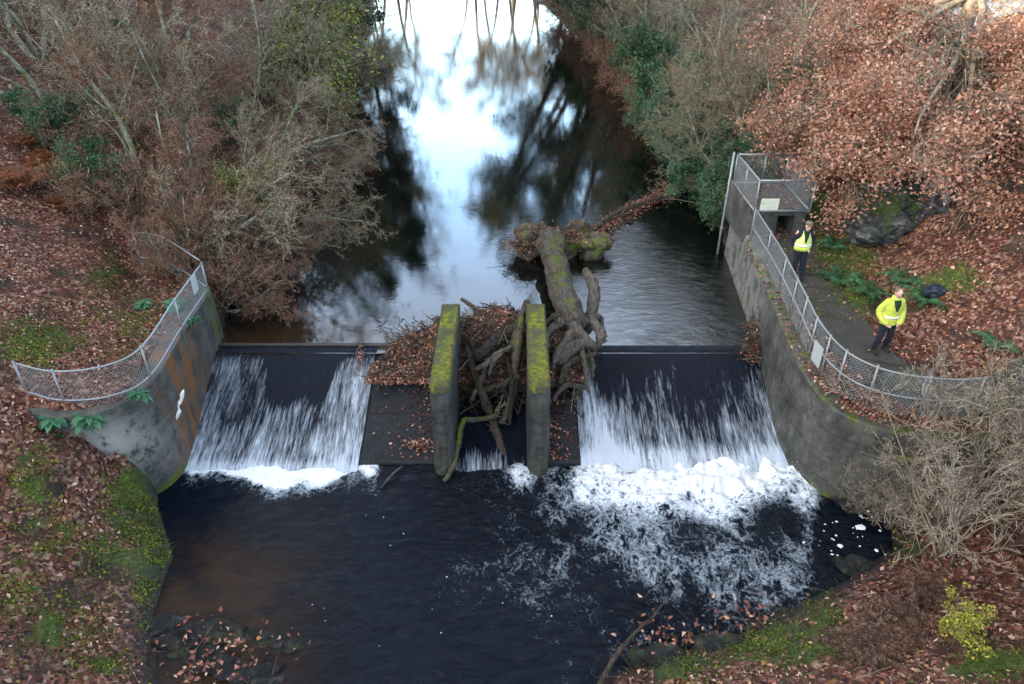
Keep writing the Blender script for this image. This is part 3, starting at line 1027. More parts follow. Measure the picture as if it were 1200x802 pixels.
def litter_cond(x, y, z, px, py):
    m = moss_at(x, y, z)
    dens = .10 + 1.1 * sstep(.36, .58, fbm(x * .9 + 3, y * .9, 5))
    dens = dens * (1 - .72 * m)
    dens = dens * np.where(y < 14, sstep(.05, .8, np.minimum(pdist(x, y, XL, YL), pdist(x, y, XR, YR)) + (fbm(x * 2, y * 2) - .5) * .8), 1)
    onpath = (pdist(x, y, [q.x for q in pc], [q.y for q in pc]) < .62) & (y > 13) & (y < 19)
    dens = np.where(onpath, dens * .25, dens)
    dens = dens * np.clip(16 / np.maximum(y, 14), .35, 1)
    return rg.random(len(x)) < dens


pts1, nr1 = scatter(80000, (-22, -6, 6, 26), rg, litter_cond)
pts2, nr2 = scatter(66000, (1, 20, 6, 26), rg, litter_cond)
pts3, nr3 = scatter(30000, (-30, 26, 26, 60), rg, litter_cond)
c = np.concatenate([pts1, pts2, pts3]); nr = np.concatenate([nr1, nr2, nr3])
nr = nr + rg.normal(0, .38, nr.shape)
c[:, 2] += rg.uniform(.012, .05, len(c))
sz = np.clip(rg.lognormal(-2.5, .33, len(c)), .04, .16) * np.where(c[:, 1] > 26, 1.5, 1)
V, Fc = leaf_quads(c, nr, sz, rg)
tag(obj('fallen_leaves', fast_mesh('fallen_leaves', V, Fc, M['litter'])), 'purple brown carpet of fallen leaves on both banks', kind='stuff')


n = 5200
tp, _n = scatter(n, (-20, 18, 6, 30), rg)
D = rg.normal(0, 1, tp.shape) * np.array([1, 1, .12]); D /= np.linalg.norm(D, axis=1, keepdims=True)
Ln = rg.uniform(.15, .9, (len(tp), 1)); rd = rg.uniform(.003, .008, len(tp)); tp[:, 2] += .05
V, Fc = prisms(tp - D * Ln * .5, tp + D * Ln * .5, rd, rd * .5)
tag(obj('fallen_twigs', fast_mesh('fallen_twigs', V, Fc, M['stick'])), 'thin dead twigs strewn over the leaf litter', kind='stuff')


def blades(c, nr, hgt, rng, lean=.5, w=.012):
    n = len(c)
    d = np.stack([rng.normal(0, lean, n), rng.normal(0, lean, n), np.ones(n)], -1) + nr * .3
    d /= np.linalg.norm(d, axis=1, keepdims=True)
    side = np.cross(d, rng.normal(size=(n, 3))); side /= np.linalg.norm(side, axis=1, keepdims=True)
    h = hgt[:, None]
    droop = np.stack([d[:, 0], d[:, 1], -np.ones(n) * .35], -1) * h * .35
    q0 = c - side * w; q1 = c + side * w
    q2 = c + d * h * .62 + side * w * .7; q3 = c + d * h * .62 - side * w * .7
    t = c + d * h + droop
    V = np.stack([q0, q1, q2, q3, t + side * w * .1, t - side * w * .1], 1).reshape(-1, 3)
    i = np.arange(n)[:, None] * 6
    Fc = np.concatenate([i + [0, 1, 2, 3], i + [3, 2, 4, 5]])
    return V, Fc


def grass_cond(x, y, z, px, py):
    m = moss_at(x, y, z)
    return rg.random(len(x)) < np.clip(m * 1.3 * sstep(.35, .6, fbm(x * 1.4, y * 1.4)) + .012, 0, 1)


gp, gn = scatter(90000, (-16, -6, 6, 24), rg, grass_cond)
gp2, gn2 = scatter(70000, (1, 16, 6, 24), rg, grass_cond)
c = np.concatenate([gp, gp2]); nr = np.concatenate([gn, gn2])
V, Fc = blades(c, nr, rg.uniform(.06, .22, len(c)), rg, .6, .007)
tag(obj('grass', fast_mesh('grass', V, Fc, M['grass'])), 'thin green grass growing through leaves on the banks', kind='stuff')


def moss_cond(x, y, z, px, py):
    m = moss_at(x, y, z)
    return rg.random(len(x)) < np.clip(m ** 1.5 * sstep(.38, .58, fbm(x * 2.1 + 9, y * 2.1)), 0, 1)


gp, gn = scatter(110000, (-14, -6, 6.5, 17), rg, moss_cond)
gp2, gn2 = scatter(90000, (1, 14, 6.5, 22), rg, moss_cond)
c = np.concatenate([gp, gp2]); nr = np.concatenate([gn, gn2])
c[:, 2] += rg.uniform(0, .05, len(c))
V, Fc = leaf_quads(c, nr + rg.normal(0, .6, nr.shape), rg.uniform(.03, .08, len(c)), rg, .8)
tag(obj('moss', fast_mesh('moss', V, Fc, M['moss'])), 'bright green moss cushions along the water edge', kind='stuff')


# ------------------------------------------------------------------ trees
class Tree:
    def __init__(s, seed): s.r = random.Random(seed); s.thick = []; s.seg = []; s.tips = []; s.paths = []

    def branch(s, p, d, L, r, lev, cfg):
        rr = s.r
        n = cfg['steps'][lev]
        step = L / n
        pts = [p.copy()]; rad = [r]
        dd = d.copy()
        last = lev == cfg['levels']
        for i in range(n):
            w = cfg['wob'][lev]
            dd = (dd + Vector((rr.gauss(0, w), rr.gauss(0, w), rr.gauss(0, w))) + Vector((0, 0, cfg['up'][lev])) + cfg.get('bias', Vector((0, 0, 0)))).normalized()
            p = p + dd * step
            r1 = r * (1 - cfg['taper'][lev] * (i + 1) / n)
            pts.append(p.copy()); rad.append(max(r1, cfg['rmin']))
            if not last and i >= cfg['first'][lev] - 1:
                kn = cfg['kids'][lev] / max(1, n - cfg['first'][lev] + 1)
                kn = int(kn) + (rr.random() < kn - int(kn))
                for _ in range(kn):
                    perp = dd.cross(Vector((rr.gauss(0, 1), rr.gauss(0, 1), rr.gauss(0, 1)))).normalized()
                    an = rr.uniform(*cfg['ang'][lev])
                    cd = (dd * math.cos(an) + perp * math.sin(an)).normalized()
                    f = (i + 1) / n
                    q = p - dd * step * rr.random()
                    s.branch(q, cd, L * cfg['ratio'][lev] * (1.15 - .55 * f) * rr.uniform(.65, 1.2), max(r1 * cfg['rr'][lev], cfg['rmin']), lev + 1, cfg)
        if lev <= cfg['thick']: s.thick.append((pts, rad, lev))
        else:
            for i in range(n): s.seg.append((pts[i], pts[i + 1], rad[i], rad[i + 1]))
        if last or lev == cfg['levels'] - 1: s.tips.append((pts[-1], dd.copy())); s.paths.append(pts)

    def meshes(s, bark, twig, leaves=None, extra=None):
        mb = MB()
        for pts, rad, lev in s.thick: mb.tube(pts, rad, 9 if lev == 0 else 6, cap=True, rough=.10, seed=len(mb.v))
        tm = mb.mesh('trunk', bark, True)
        A = [tuple(q[0]) for q in s.seg]; B = [tuple(q[1]) for q in s.seg]
        V, Fc = prisms(A, B, [q[2] for q in s.seg], [q[3] for q in s.seg])
        mats = [twig]; mi = np.zeros(len(Fc), int)
        if leaves is not None:
            LV, LF, lm = leaves
            Fc = np.concatenate([Fc, LF + len(V)]); V = np.concatenate([V, LV]); mats.append(lm)
            mi = np.r_[mi, np.ones(len(LF), int)]
        cm = fast_mesh('crown', V, Fc, mats, False, None, mi)
        return tm, cm

    def leaf_at_tips(s, per, spread, size, frac=1.0, mat=None, rng=None, droop=.3, asp=.6):
        t = [q for q in s.tips if s.r.random() < frac]
        c = np.repeat(np.array([tuple(q[0]) for q in t]), per, 0)
        c = c + rng.normal(0, spread, c.shape)
        nr = rng.normal(0, .6, c.shape) + np.array([0, 0, 1.0])
        V, Fc = leaf_quads(c, nr, rng.uniform(*size, len(c)), rng, asp)
        return V, Fc, mat


def cfg_bare(scale=1, rmin=.006, kids=(9, 7, 6, 5), up=(.05, .05, .03, .0, -.02), ang=((.5, 1.0), (.5, 1.1), (.4, 1.0), (.4, 1.0)), first=2, wob=(.12, .17, .2, .22, .25), levels=4, thick=1, ratio=(.55, .55, .5, .5), rr_=(.5, .5, .5, .6)):
    return dict(levels=levels, steps=(7, 5, 4, 3, 3), wob=wob, up=up, kids=kids, ang=ang, ratio=ratio,
                rr=rr_, taper=(.75, .8, .8, .7, .5), first=(first, 2, 1, 1), rmin=rmin, thick=thick)


TREES = {}


def proto(kind, tm, cm):
    TREES[kind] = (tm, cm)


def plant(kind, name, x, y, label, cat='tree', s=1.0, rz=0.0, lean=(0, 0), group=None, sink=.1, z=None):
    tm, cm = TREES[kind]
    o = thing(name, label, cat, (x, y, (H(x, y) if z is None else z) - sink), rz, group)
    o.rotation_euler = (Matrix.Rotation(lean[1], 3, 'Y') @ Matrix.Rotation(lean[0], 3, 'X') @ Matrix.Rotation(rz, 3, 'Z')).to_euler()
    o.scale = (s, s, s)
    if tm is not None: obj('trunk', tm, o)
    obj('crown', cm, o)
    return o


def mk(kind, seed, h, r, cfg, bark, twig, lean=(0, 0, 1), stems=1, leaf=None, spread=.5):
    t = Tree(seed)
    rr = random.Random(seed)
    for k in range(stems):
        d = Vector(lean) + (Vector((rr.gauss(0, spread), rr.gauss(0, spread), 0)) if stems > 1 else Vector((0, 0, 0)))
        t.branch(Vector((rr.gauss(0, .12) if stems > 1 else 0, rr.gauss(0, .12) if stems > 1 else 0, 0)), d.normalized(), h * (rr.uniform(.7, 1) if stems > 1 else 1), r * (rr.uniform(.6, 1) if stems > 1 else 1), 0, cfg)
    lv = t.leaf_at_tips(*leaf[:-1], mat=leaf[-1], rng=np.random.default_rng(seed)) if leaf else None
    tm, cm = t.meshes(bark, twig, lv)
    proto(kind, tm, cm)
    return t


# kinds of bare trees (crown spreading, twigs fine)
mk('lichen', 5, 7.5, .15, cfg_bare(kids=(11, 8, 8, 6), first=2), M['bark_pale'], M['twig_mix'], stems=3, spread=.45)
mk('lichen2', 8, 8.5, .16, cfg_bare(kids=(11, 8, 7, 6), first=2), M['bark_pale'], M['twig_mix'], stems=2, spread=.35)
mk('russet', 12, 6.5, .12, cfg_bare(kids=(11, 8, 8, 6), first=1), M['bark_pale'], M['twig_red'], stems=3, spread=.5, leaf=(1, .04, (.04, .08), .8, M['redleaf']))
mk('grey', 15, 9, .2, cfg_bare(kids=(12, 8, 6, 5), first=2, up=(.04, .02, .0, -.02, -.03)), M['bark_pale'], M['twig_grey'], stems=2, spread=.35)
mk('tall', 18, 17, .30, cfg_bare(kids=(17, 8, 6, 4), first=3, rmin=.012, ratio=(.36, .55, .5, .5)), M['bark_dark'], M['twig_grey'])
mk('talllean', 23, 21, .40, cfg_bare(kids=(18, 8, 6, 4), first=3, rmin=.012, ratio=(.34, .55, .5, .5), up=(.0, .03, .02, 0, 0), wob=(.06, .17, .2, .22, .25)), M['bark_dark'], M['twig_grey'],
   lean=(-.62, -.12, 1), leaf=(2, .25, (.12, .28), M['ivy']))
mk('ivytree', 27, 13, .28, cfg_bare(kids=(16, 8, 6, 4), first=1, rmin=.012, ratio=(.30, .5, .5, .5)), M['bark_dark'], M['twig_grey'],
   leaf=(4, .3, (.16, .34), M['ivy']))
mk('shrub', 31, 2.3, .03, cfg_bare(kids=(7, 6, 5, 4), first=1, rmin=.005, levels=3, thick=0, ratio=(.6, .55, .5, .5)), M['bark_tan'], M['twig_red'], stems=9, spread=.55, leaf=(1, .03, (.04, .08), .5, M['redleaf']))
mk('olive', 37, 4.2, .09, cfg_bare(kids=(9, 7, 6, 4), first=1, levels=3), M['bark_dark'], M['twig_grey'], stems=4, spread=.4, leaf=(5, .16, (.07, .14), M['olive']))
mk('holly', 41, 2.8, .06, cfg_bare(kids=(9, 8, 6, 4), first=1, levels=3, up=(.02, .0, -.02, -.03, 0)), M['bark_dark'], M['twig_grey'], stems=5, spread=.6, leaf=(4, .10, (.07, .15), M['green']))
mk('farwood', 45, 18, .28, cfg_bare(kids=(15, 7, 5, 4), first=4, rmin=.014, ratio=(.34, .5, .5, .5)), M['bark_tan'], M['twig_tan'], leaf=(2, .4, (.12, .28), .6, M['gold']))
mk('tanshrub', 49, 3.1, .019, cfg_bare(kids=(9, 6, 5, 4), first=2, rmin=.0038, levels=3, thick=0, ratio=(.5, .5, .5, .5), up=(.06, .02, -.02, -.04, 0), wob=(.13, .2, .24, .26, .25)), M['bark_tan'], M['twig_tan'], lean=(-.05, .05, 1), stems=11, spread=.42)

mk('lichmain', 6, 6.2, .15, cfg_bare(kids=(13, 8, 7, 5), first=2, up=(.01, .05, .03, .0, -.02), wob=(.06, .17, .2, .22, .25)), M['bark_pale'], M['twig_mix'], lean=(.85, .25, .55), stems=2, spread=.16)
# trees of the left bank
LB = [
    ('lichmain', 'bare_tree', -10.9, 21.0, 'pale lichened bare tree leaning over the water just beyond the short fence panel', 1.0, 0, (0, 0)),
    ('russet', 'bare_tree', -9.9, 19.9, 'low russet twigged bare tree hanging over the river beside the wing wall', .62, 1.3, (-.1, .5)),
    ('russet', 'bare_tree', -10.4, 23.2, 'russet twigged bare tree with drooping twigs at the water edge', .85, 2.2, (0, .45)),
    ('lichen2', 'bare_tree', -12.9, 24.0, 'grey bare tree forking twice on the leafy slope', .9, .9, (0, .2)),
    ('lichen', 'bare_tree', -11.0, 27.0, 'wide pale lichened bare tree on the bank across from the holly bushes', .95, 3.6, (0, .35)),
    ('russet', 'bare_tree', -14.2, 27.5, 'russet twigged bare tree behind the forked grey one', 1.0, 4.1, (0, .1)),
    ('lichen2', 'bare_tree', -17.0, 27.0, 'slim grey bare tree near the orange bracken slope', .85, 2.0, (0, .05)),
    ('grey', 'bare_tree', -11.8, 32.0, 'grey bare tree standing beside the yellowing bush', .8, 1.0, (0, .3)),
    ('russet', 'bare_tree', -15.5, 33.0, 'russet bare tree in the middle of the wooded slope', 1.15, .2, (0, .1)),
    ('lichen', 'bare_tree', -19.5, 32.0, 'pale bare tree beside the plastic tree guard', 1.0, 5.0, (0, 0)),
    ('grey', 'bare_tree', -23.0, 34.0, 'grey bare tree at the far upper corner of the wooded slope', .9, 3.0, (0, 0)),
    ('lichen2', 'bare_tree', -13.5, 39.0, 'grey bare tree further upstream behind the yellowing bush', 1.0, 5.2, (0, .2)),
    ('russet', 'bare_tree', -19.0, 40.0, 'tall russet bare tree high on the wooded slope', 1.3, 2.7, (0, 0)),
    ('grey', 'bare_tree', -26.0, 43.0, 'broad grey bare tree on top of the wooded slope', 1.2, .4, (0, 0)),
    ('lichen', 'bare_tree', -15.0, 48.0, 'pale bare tree furthest upstream on the wooded slope', 1.3, 1.4, (0, .2)),
]
for (k, nm, x, y, lb, s, rz, ln) in LB: plant(k, nm, x, y, lb, 'tree', s, rz, ln, 'bare trees of the wooded slope')
plant('olive', 'yellowing_bush', -10.9, 36.5, 'yellow green leafy bush overhanging the far bend of the river', 'bush', 1.5, 0, (0, .45))
plant('olive', 'yellowing_bush', -9.2, 23.0, 'small yellow leaved bush tangled in bare twigs above the dark water', 'bush', .5, 2, (0, .3), z=1.6)
# understorey
SH = [(-12.0, 22.3), (-13.6, 21.7), (-11.2, 24.7), (-14.9, 24.6), (-12.4, 29.0), (-16.4, 30.0), (-13.2, 35.5), (-17.5, 36.5), (-21, 29.5), (-9.6, 21.4), (-10.2, 25.6), (-9.8, 29.5), (-22, 38), (-10.6, 33)]
for i, (x, y) in enumerate(SH):
    plant('shrub', 'bare_shrub', x, y, 'reddish bare shrub in the undergrowth of the wooded slope', 'shrub', random.Random(i).uniform(.8, 1.25), i * 1.7, (0, .15), 'reddish bare shrubs of the wooded slope')
for i, (x, y, lb) in enumerate([(-13.2, 23.2, 'dark green holly under the forked grey tree'), (-16.0, 25.8, 'dark green holly halfway up the wooded slope'), (-12.6, 30.6, 'dark green holly behind the wide lichened tree'),
                                (-22.5, 31.5, 'dark green holly at the upper corner of the wooded slope'), (-18.5, 35.0, 'dark green holly beside the tall russet tree')]):
    plant('holly', 'holly_bush', x, y, lb, 'bush', .75, i * 1.1, (0, 0), 'holly bushes under the trees')

for i, (k, x, y, s, rz, l) in enumerate([('russet', -9.2, 21.6, .8, .4, .8), ('lichen', -9.7, 24.2, .75, 2.9, .75), ('lichen2', -9.6, 26.4, .8, 4.4, .85), ('russet', -9.9, 29.0, .95, 1.2, .8), ('lichen', -10.2, 32.0, .85, 5.5, .7),
                                         ('russet', -10.3, 34.6, 1.0, 3.3, .7), ('lichen2', -10.8, 38.5, .8, .9, .7), ('russet', -11.0, 42.5, 1.1, 2.0, .6), ('lichen2', -11.6, 47.5, .9, 4.7, .5), ('russet', -9.0, 20.0, .6, 5.1, .7)]):
    plant(k, 'bare_tree', x, y, 'bare tree rooted at the water edge and leaning far out over the river', 'tree', s * .74, rz, (0, l), 'bare trees leaning over the river')
for i in range(16):
    y = 20.2 + i * 1.9
    plant('shrub', 'bare_shrub', float(np.interp(y, YL, XL)) - .35, y, 'reddish bare shrub fringing the shaded water edge', 'shrub', random.Random(i + 70).uniform(.8, 1.3), i * 2.1, (0, .55), 'reddish bare shrubs along the water edge')
for i in range(9):
    y = 26.0 + i * 1.5
    plant('holly', 'holly_bush', float(np.interp(y, YR, XR)) + .55 + .3 * (i % 2), y, 'glossy green holly bush drooping right over the water between the cage and the narrows', 'bush', .74 + .12 * (i % 3), i * 2.3, (0, -.4), 'holly bushes drooping over the water')
for i in range(16):
    y = 37.0 + i * 2.9
    plant('shrub', 'bare_shrub', float(np.interp(y, YR, XR)) + .4, y, 'bare shrub hanging over the water below the holly bank', 'shrub', random.Random(i + 90).uniform(.9, 1.4), i * 2.1, (0, -.5), 'bare shrubs at the foot of the holly bank')
for i, (k, x, y, s, rz, l) in enumerate([('lichen2', 8.7, 36.5, .55, 4.0, -.8), ('lichen2', 8.8, 48.5, .8, 5.9, -.7), ('grey', 9.0, 27.6, .5, 3.4, -.7)]):
    plant(k, 'bare_tree', x, y, 'grey bare tree stretching its branches low over the water from the holly bank', 'tree', s, rz, (0, l), 'grey trees leaning from the holly bank')
# right bank upstream
for (k, nm, x, y, lb, s, rz, ln) in [
    ('grey', 'bare_tree', 10.0, 29.0, 'grey bare tree leaning over the water behind the steel cage', .72, 2.0, (0, -.5)),
    ('lichen2', 'bare_tree', 9.6, 33.5, 'pale bare tree reaching low over the river from the holly bank', .8, 3.2, (.1, -.55)),
    ('grey', 'bare_tree', 10.5, 39.0, 'grey bare tree behind the pale reaching one', .9, .7, (0, -.45)),
    ('lichen2', 'bare_tree', 13.0, 35.0, 'pale forked bare tree behind the oak', .95, 5.0, (0, -.2)),
    ('grey', 'bare_tree', 11.0, 46.0, 'grey bare tree furthest upstream on the holly bank', 1.0, 4.1, (0, -.35)),
    ('lichen', 'bare_tree', 15.0, 41.0, 'wide pale bare tree above the holly bank', 1.0, 1.1, (0, -.2)),
    ('grey', 'bare_tree', 16.2, 33.5, 'sunlit pale bare tree at the roadside', .75, 2.9, (0, .1)),
    ('lichen', 'bare_tree', 20.5, 29.0, 'sunlit bare tree with bright branches in front of the road', .9, .2, (0, 0)),
    ('grey', 'bare_tree', 10.2, 25.8, 'small grey bare tree right behind the cage corner', .5, 5.5, (0, -.3))]:
    plant(k, nm, x, y, lb, 'tree', s, rz, ln, 'bare trees of the holly bank')
for i, (x, y, s, lb) in enumerate([(8.4, 26.8, 0.71, 'dark green holly bush drooping to the water behind the tall steel post'), (8.3, 29.0, 0.86, 'blue green holly bush beside the leaf covered log'), (8.6, 31.5, 1.03, 'large dark green holly bush overhanging the river bank'),
                                   (8.8, 35.0, 1.15, 'wide holly bush under the pale reaching tree'), (8.4, 39.5, 1.26, 'dark holly bush at the river narrows'), (12.0, 31.0, .9, 'holly bush up the slope behind the oak'),
                                   (9.3, 44.5, 1.2, 'holly bush furthest upstream on the bank'), (11.5, 26.7, .7, 'holly bush between the cage and the oak trunk')]):
    plant('holly', 'holly_bush', x, y, lb, 'bush', s, i * 1.9, (0, -.12), 'holly bushes of the right bank')
for i, (x, y) in enumerate([(10.8, 27.6), (10.4, 32.2), (11.4, 36.2), (10.6, 42.0), (13.5, 29.0), (12.8, 38.5)]):
    plant('shrub', 'bare_shrub', x, y, 'tangled bare shrub between the holly bushes', 'shrub', 1.2, i * 2.3, (0, -.2), 'bare shrubs of the holly bank')

for i in range(9):
    y = 48 + i * 4.0
    plant('holly', 'holly_bush', float(np.interp(y, YR, XR)) + 1.0 + (i % 3) * .8, y, 'dark evergreen bush lining the river far upstream', 'bush', 1.25, i * 1.3, (0, -.2), 'evergreen bushes far upstream')
    plant('russet' if i % 2 else 'grey', 'bare_tree', float(np.interp(y, YR, XR)) + 2.6 + (i % 2) * 2, y + 1.5, 'bare tree on the bank far upstream of the cage', 'tree', .8, i * 2.2, (0, -.35), 'bare trees far upstream')
# tall trees beyond the upper edge of the picture, mirrored in the river
TT = [('talllean', 10, 70, 1.0, 0, 'tall ivy clad tree leaning across the river, mirrored in the water'),
      ('ivytree', 7.5, 62, 1.05, 1.0, 'dark ivy covered tree nearest the bend, mirrored in the water'), ('ivytree', 9.5, 67, 1.15, 3.0, 'dark ivy covered tree behind the nearest one'),
      ('tall', 11.5, 58, .95, 2.0, 'tall bare tree on the bank upstream of the holly')]
TT += [('talllean', 8.6, 60, .8, .5, 'ivy clad leaning tree nearer than the tallest one, mirrored in the water'), ('ivytree', 7.2, 73, 1.25, 4.0, 'broad ivy covered tree at the inner bank of the bend'),
       ('talllean', 8.8, 84, 1.1, -.3, 'ivy clad leaning tree at the far end of the straight reach')]
TT += [('talllean', 7.2, 55, .62, .25, 'leaning ivy clad tree closest to the holly bank, mirrored in the water'), ('talllean', 6.9, 66, .8, -.2, 'leaning ivy clad tree in the middle of the reach, mirrored in the water'), ('talllean', 6.0, 76, .95, .1, 'leaning ivy clad tree far up the reach, mirrored in the water')]
for (k, x, y, s, rz, lb) in TT: plant(k, 'tall_tree', x, y, lb, 'tree', s, rz, (0, 0), 'tall trees upstream')
for i, (k, x, y, s) in enumerate([('tall', -15.5, 56, .85), ('tall', -14.2, 63, .95), ('ivytree', -13.0, 50, .8), ('tall', -16, 70, 1.05), ('ivytree', -15, 76, 1.1), ('tall', -12.6, 44, .75), ('tall', -19, 60, 1.0), ('ivytree', -12.4, 39, .7), ('tall', -11.6, 35, .6), ('ivytree', -13.6, 58, 1.0), ('ivytree', -11.8, 45.5, .75)]):
    plant(k, 'tall_tree', x, y, 'tall dark tree on the wooded slope upstream, mirrored in the river', 'tree', s, i * 1.3, (0, .46), 'tall trees mirrored in the river')
for i in range(44):
    if 14 <= i <= 18: continue
    x = -34 + i * 1.4 + random.Random(i).uniform(-1.4, 1.4); y = 122 + random.Random(i + 50).uniform(-4, 9) - .25 * x
    plant('farwood', 'tall_tree', x, y, 'straight tall tree with golden leaves beyond the river bend', 'tree', random.Random(i + 9).uniform(.8, 1.1), i * 2.1, (0, 0), 'golden trees beyond the bend')

# oak holding its brown leaves
ot = Tree(61)
oz = H(14.6, 25.2)
base = Vector((14.6, 25.2, oz))
ocfg = dict(levels=3, steps=(8, 5, 4, 3), wob=(.08, .16, .2, .22), up=(.0, .0, -.03, -.05), kids=(10, 8, 6), ang=((.4, .9), (.4, 1.0), (.4, 1.0)), ratio=(.42, .5, .55),
            rr=(.5, .5, .5), taper=(.8, .8, .8, .6), first=(2, 1, 1), rmin=.008, thick=1)
ot.thick.append(([base, base + Vector((-.1, -.1, 1.5)), base + Vector((-.25, -.2, 3.0)), base + Vector((-.2, -.3, 5.0))], [.36, .3, .26, .18], 0))
ro = random.Random(8)
targets = [(9.0, 22.8, 5.0), (8.5, 25.2, 5.3), (9.6, 20.6, 4.9), (11.0, 18.9, 4.7), (10.4, 21.0, 5.2), (11.8, 19.6, 5.1), (13.4, 18.6, 5.0), (15.2, 18.0, 4.9), (12.5, 22.0, 6.4), (10.6, 24.6, 6.6), (14.2, 21.0, 6.3), (16.6, 20.2, 5.8), (18.0, 22.8, 6.6),
           (10.2, 27.6, 7.0), (12.6, 28.8, 7.4), (17.0, 17.6, 4.6), (12.2, 25.6, 7.6), (19.5, 19.5, 6), (16.2, 16.6, 3.9), (14.9, 17.4, 4.2), (17.8, 15.6, 3.7), (13.6, 20.6, 4.6), (19.0, 17.0, 4.6), (9.6, 27.0, 5.6), (16.5, 23.0, 7.2)]
for (tx, ty, tz) in targets:
    st = base + Vector((-.15, -.2, ro.uniform(1.6, 4.4)))
    dv = Vector((tx, ty, tz)) - st
    ot.branch(st, dv.normalized(), dv.length * 1.02, .055 + .008 * dv.length, 0, ocfg)
orng = np.random.default_rng(62)
tips = np.array([tuple(q[0]) for q in ot.tips])
tn = fbm(tips[:, 0] * .8 + tips[:, 2] * .6, tips[:, 1] * .8, 3)
keep = tn > .41
tips = tips[keep]
per = 10
lc = np.repeat(tips, per, 0) + orng.normal(0, .25, (len(tips) * per, 3)) * np.array([1, 1, .7])
ln = orng.normal(0, .55, lc.shape) + np.array([-.1, -.45, .8])
LV, LF = leaf_quads(lc, ln, orng.uniform(.05, .14, len(lc)), orng, .62, .4)
tm, cm = ot.meshes(M['bark_tan'], M['twig_tan'], (LV, LF, M['bronze']))
oak = thing('oak_tree', 'big spreading oak still full of copper brown leaves above the rock', 'tree')
obj('trunk', tm, oak); obj('crown', cm, oak)

# bare shrubs in front of the walkway
plant('tanshrub', 'bare_shrub', 9.0, 10.7, 'large grey tan bare shrub below the end of the walkway fence', 'shrub', 1.5, .4, (-.12, .05), 'tan bare shrubs below the walkway')
plant('tanshrub', 'bare_shrub', 10.6, 11.6, 'tan bare shrub in front of the man in the yellow jacket', 'shrub', 1.25, 2.4, (-.1, .0), 'tan bare shrubs below the walkway')
plant('tanshrub', 'bare_shrub', 11.4, 10.2, 'tan bare shrub at the very edge of the bank above yellow leaves', 'shrub', 1.65, 4.0, (0, -.05), 'tan bare shrubs below the walkway')
plant('tanshrub', 'bare_shrub', 8.7, 11.9, 'small tan bare shrub against the curved wall end', 'shrub', .7, 5.2, (-.15, -.15), 'tan bare shrubs below the walkway')
oak.location = base
for ch in oak.children: ch.location = -base


# ------------------------------------------------------------------ fences
def wire_mesh(name, pts, h0, h1, parent, spacing=.085, r=.0042, mat=None):
    """chain link: two families of slanting wires along a curved base line"""
    pts = [Vector(p) for p in pts]
    arc = [0]
    for a, b in zip(pts, pts[1:]): arc.append(arc[-1] + (b - a).length)
    L = arc[-1]; hh = h1 - h0
    P3 = np.array([tuple(p) for p in pts])
    def at(s, t):
        return np.stack([np.interp(s, arc, P3[:, k]) for k in range(3)], -1) + np.stack([0 * s, 0 * s, h0 + t], -1)
    A = []; B = []
    n = 5
    o = -hh
    while o < L:
        for sgn in (1, -1):
            s = o + np.linspace(0, hh, n + 1); t = np.linspace(0, hh, n + 1)
            if sgn < 0: t = hh - t
            ok = (s >= -1e-6) & (s <= L + 1e-6)
            q = at(np.clip(s, 0, L), t)
            for i in range(n):
                if ok[i] and ok[i + 1]: A.append(q[i]); B.append(q[i + 1])
        o += spacing
    if not A: return None
    rr = np.full(len(A), r)
    V, Fc = prisms(A, B, rr, rr)
    return obj(name, fast_mesh(name, V, Fc, mat or M['wire']), parent)


def fence(label, pts, post_idx, hgt, low, group=None, mesh_to=None):
    t = thing('mesh_fence', label, 'fence')
    pts = [Vector(p) for p in pts]
    mb = MB(); mb.tube([p + Vector((0, 0, hgt)) for p in pts], .021, 7); mb.build('top_rail', M['steel'], t, True)
    mb = MB(); mb.tube([p + Vector((0, 0, low)) for p in pts], .022, 7); mb.build('lower_rail', M['steel'], t, True)
    for i in post_idx:
        mb = MB(); mb.tube([pts[i] + Vector((0, 0, -.12)), pts[i] + Vector((0, 0, hgt + .03))], .026, 7)
        mb.ell(pts[i] + Vector((0, 0, hgt + .03)), (.03, .03, .02), 8, 5)
        mb.build('post', M['steel'], t, True)
    ends = sorted(post_idx)
    for a, b in zip(ends, ends[1:]):
        wire_mesh('mesh_panel', pts[a:b + 1], .02, hgt, t)
    return t


lp = [P(245, 345, 1.74), P(215, 390, 1.73), P(178, 448, 1.70), P(135, 471, 1.66), P(78, 477, 1.64), P(34, 467, 1.66)]
lc_ = crom(lp, 8)
fence('curved grey mesh fence on top of the orange stained wing wall', lc_, [0, 8, 16, 32, 40], .95, .18)
a = P(246, 344, 1.74)
b2 = P(166, 308, 2.0)
sf = crom([tuple(a + Vector((-.1, .08, 0))), tuple(P(199, 314, 1.9)), tuple(b2)], 6)
fence('short straight run of mesh fence from the end post back into the trees', sf, [6, 12], .98, .18)
# plates on the fences
def plate(name, label, c, w, h, rz, mat, tilt=0):
    mb = MB(); mb.box((0, 0, 0), (w, .012, h))
    o = mb.build(name, mat); o.location = c; o.rotation_euler = (tilt, 0, rz)
    return tag(o, label, 'sign')
q = lc_[3]; d = (lc_[4] - lc_[2]).normalized()
plate('sign_plate', 'small grey blank plate wired to the fence on the wing wall', q + Vector((.03, -.03, .72)), .34, .46, math.atan2(d.y, d.x), M['signgrey'])

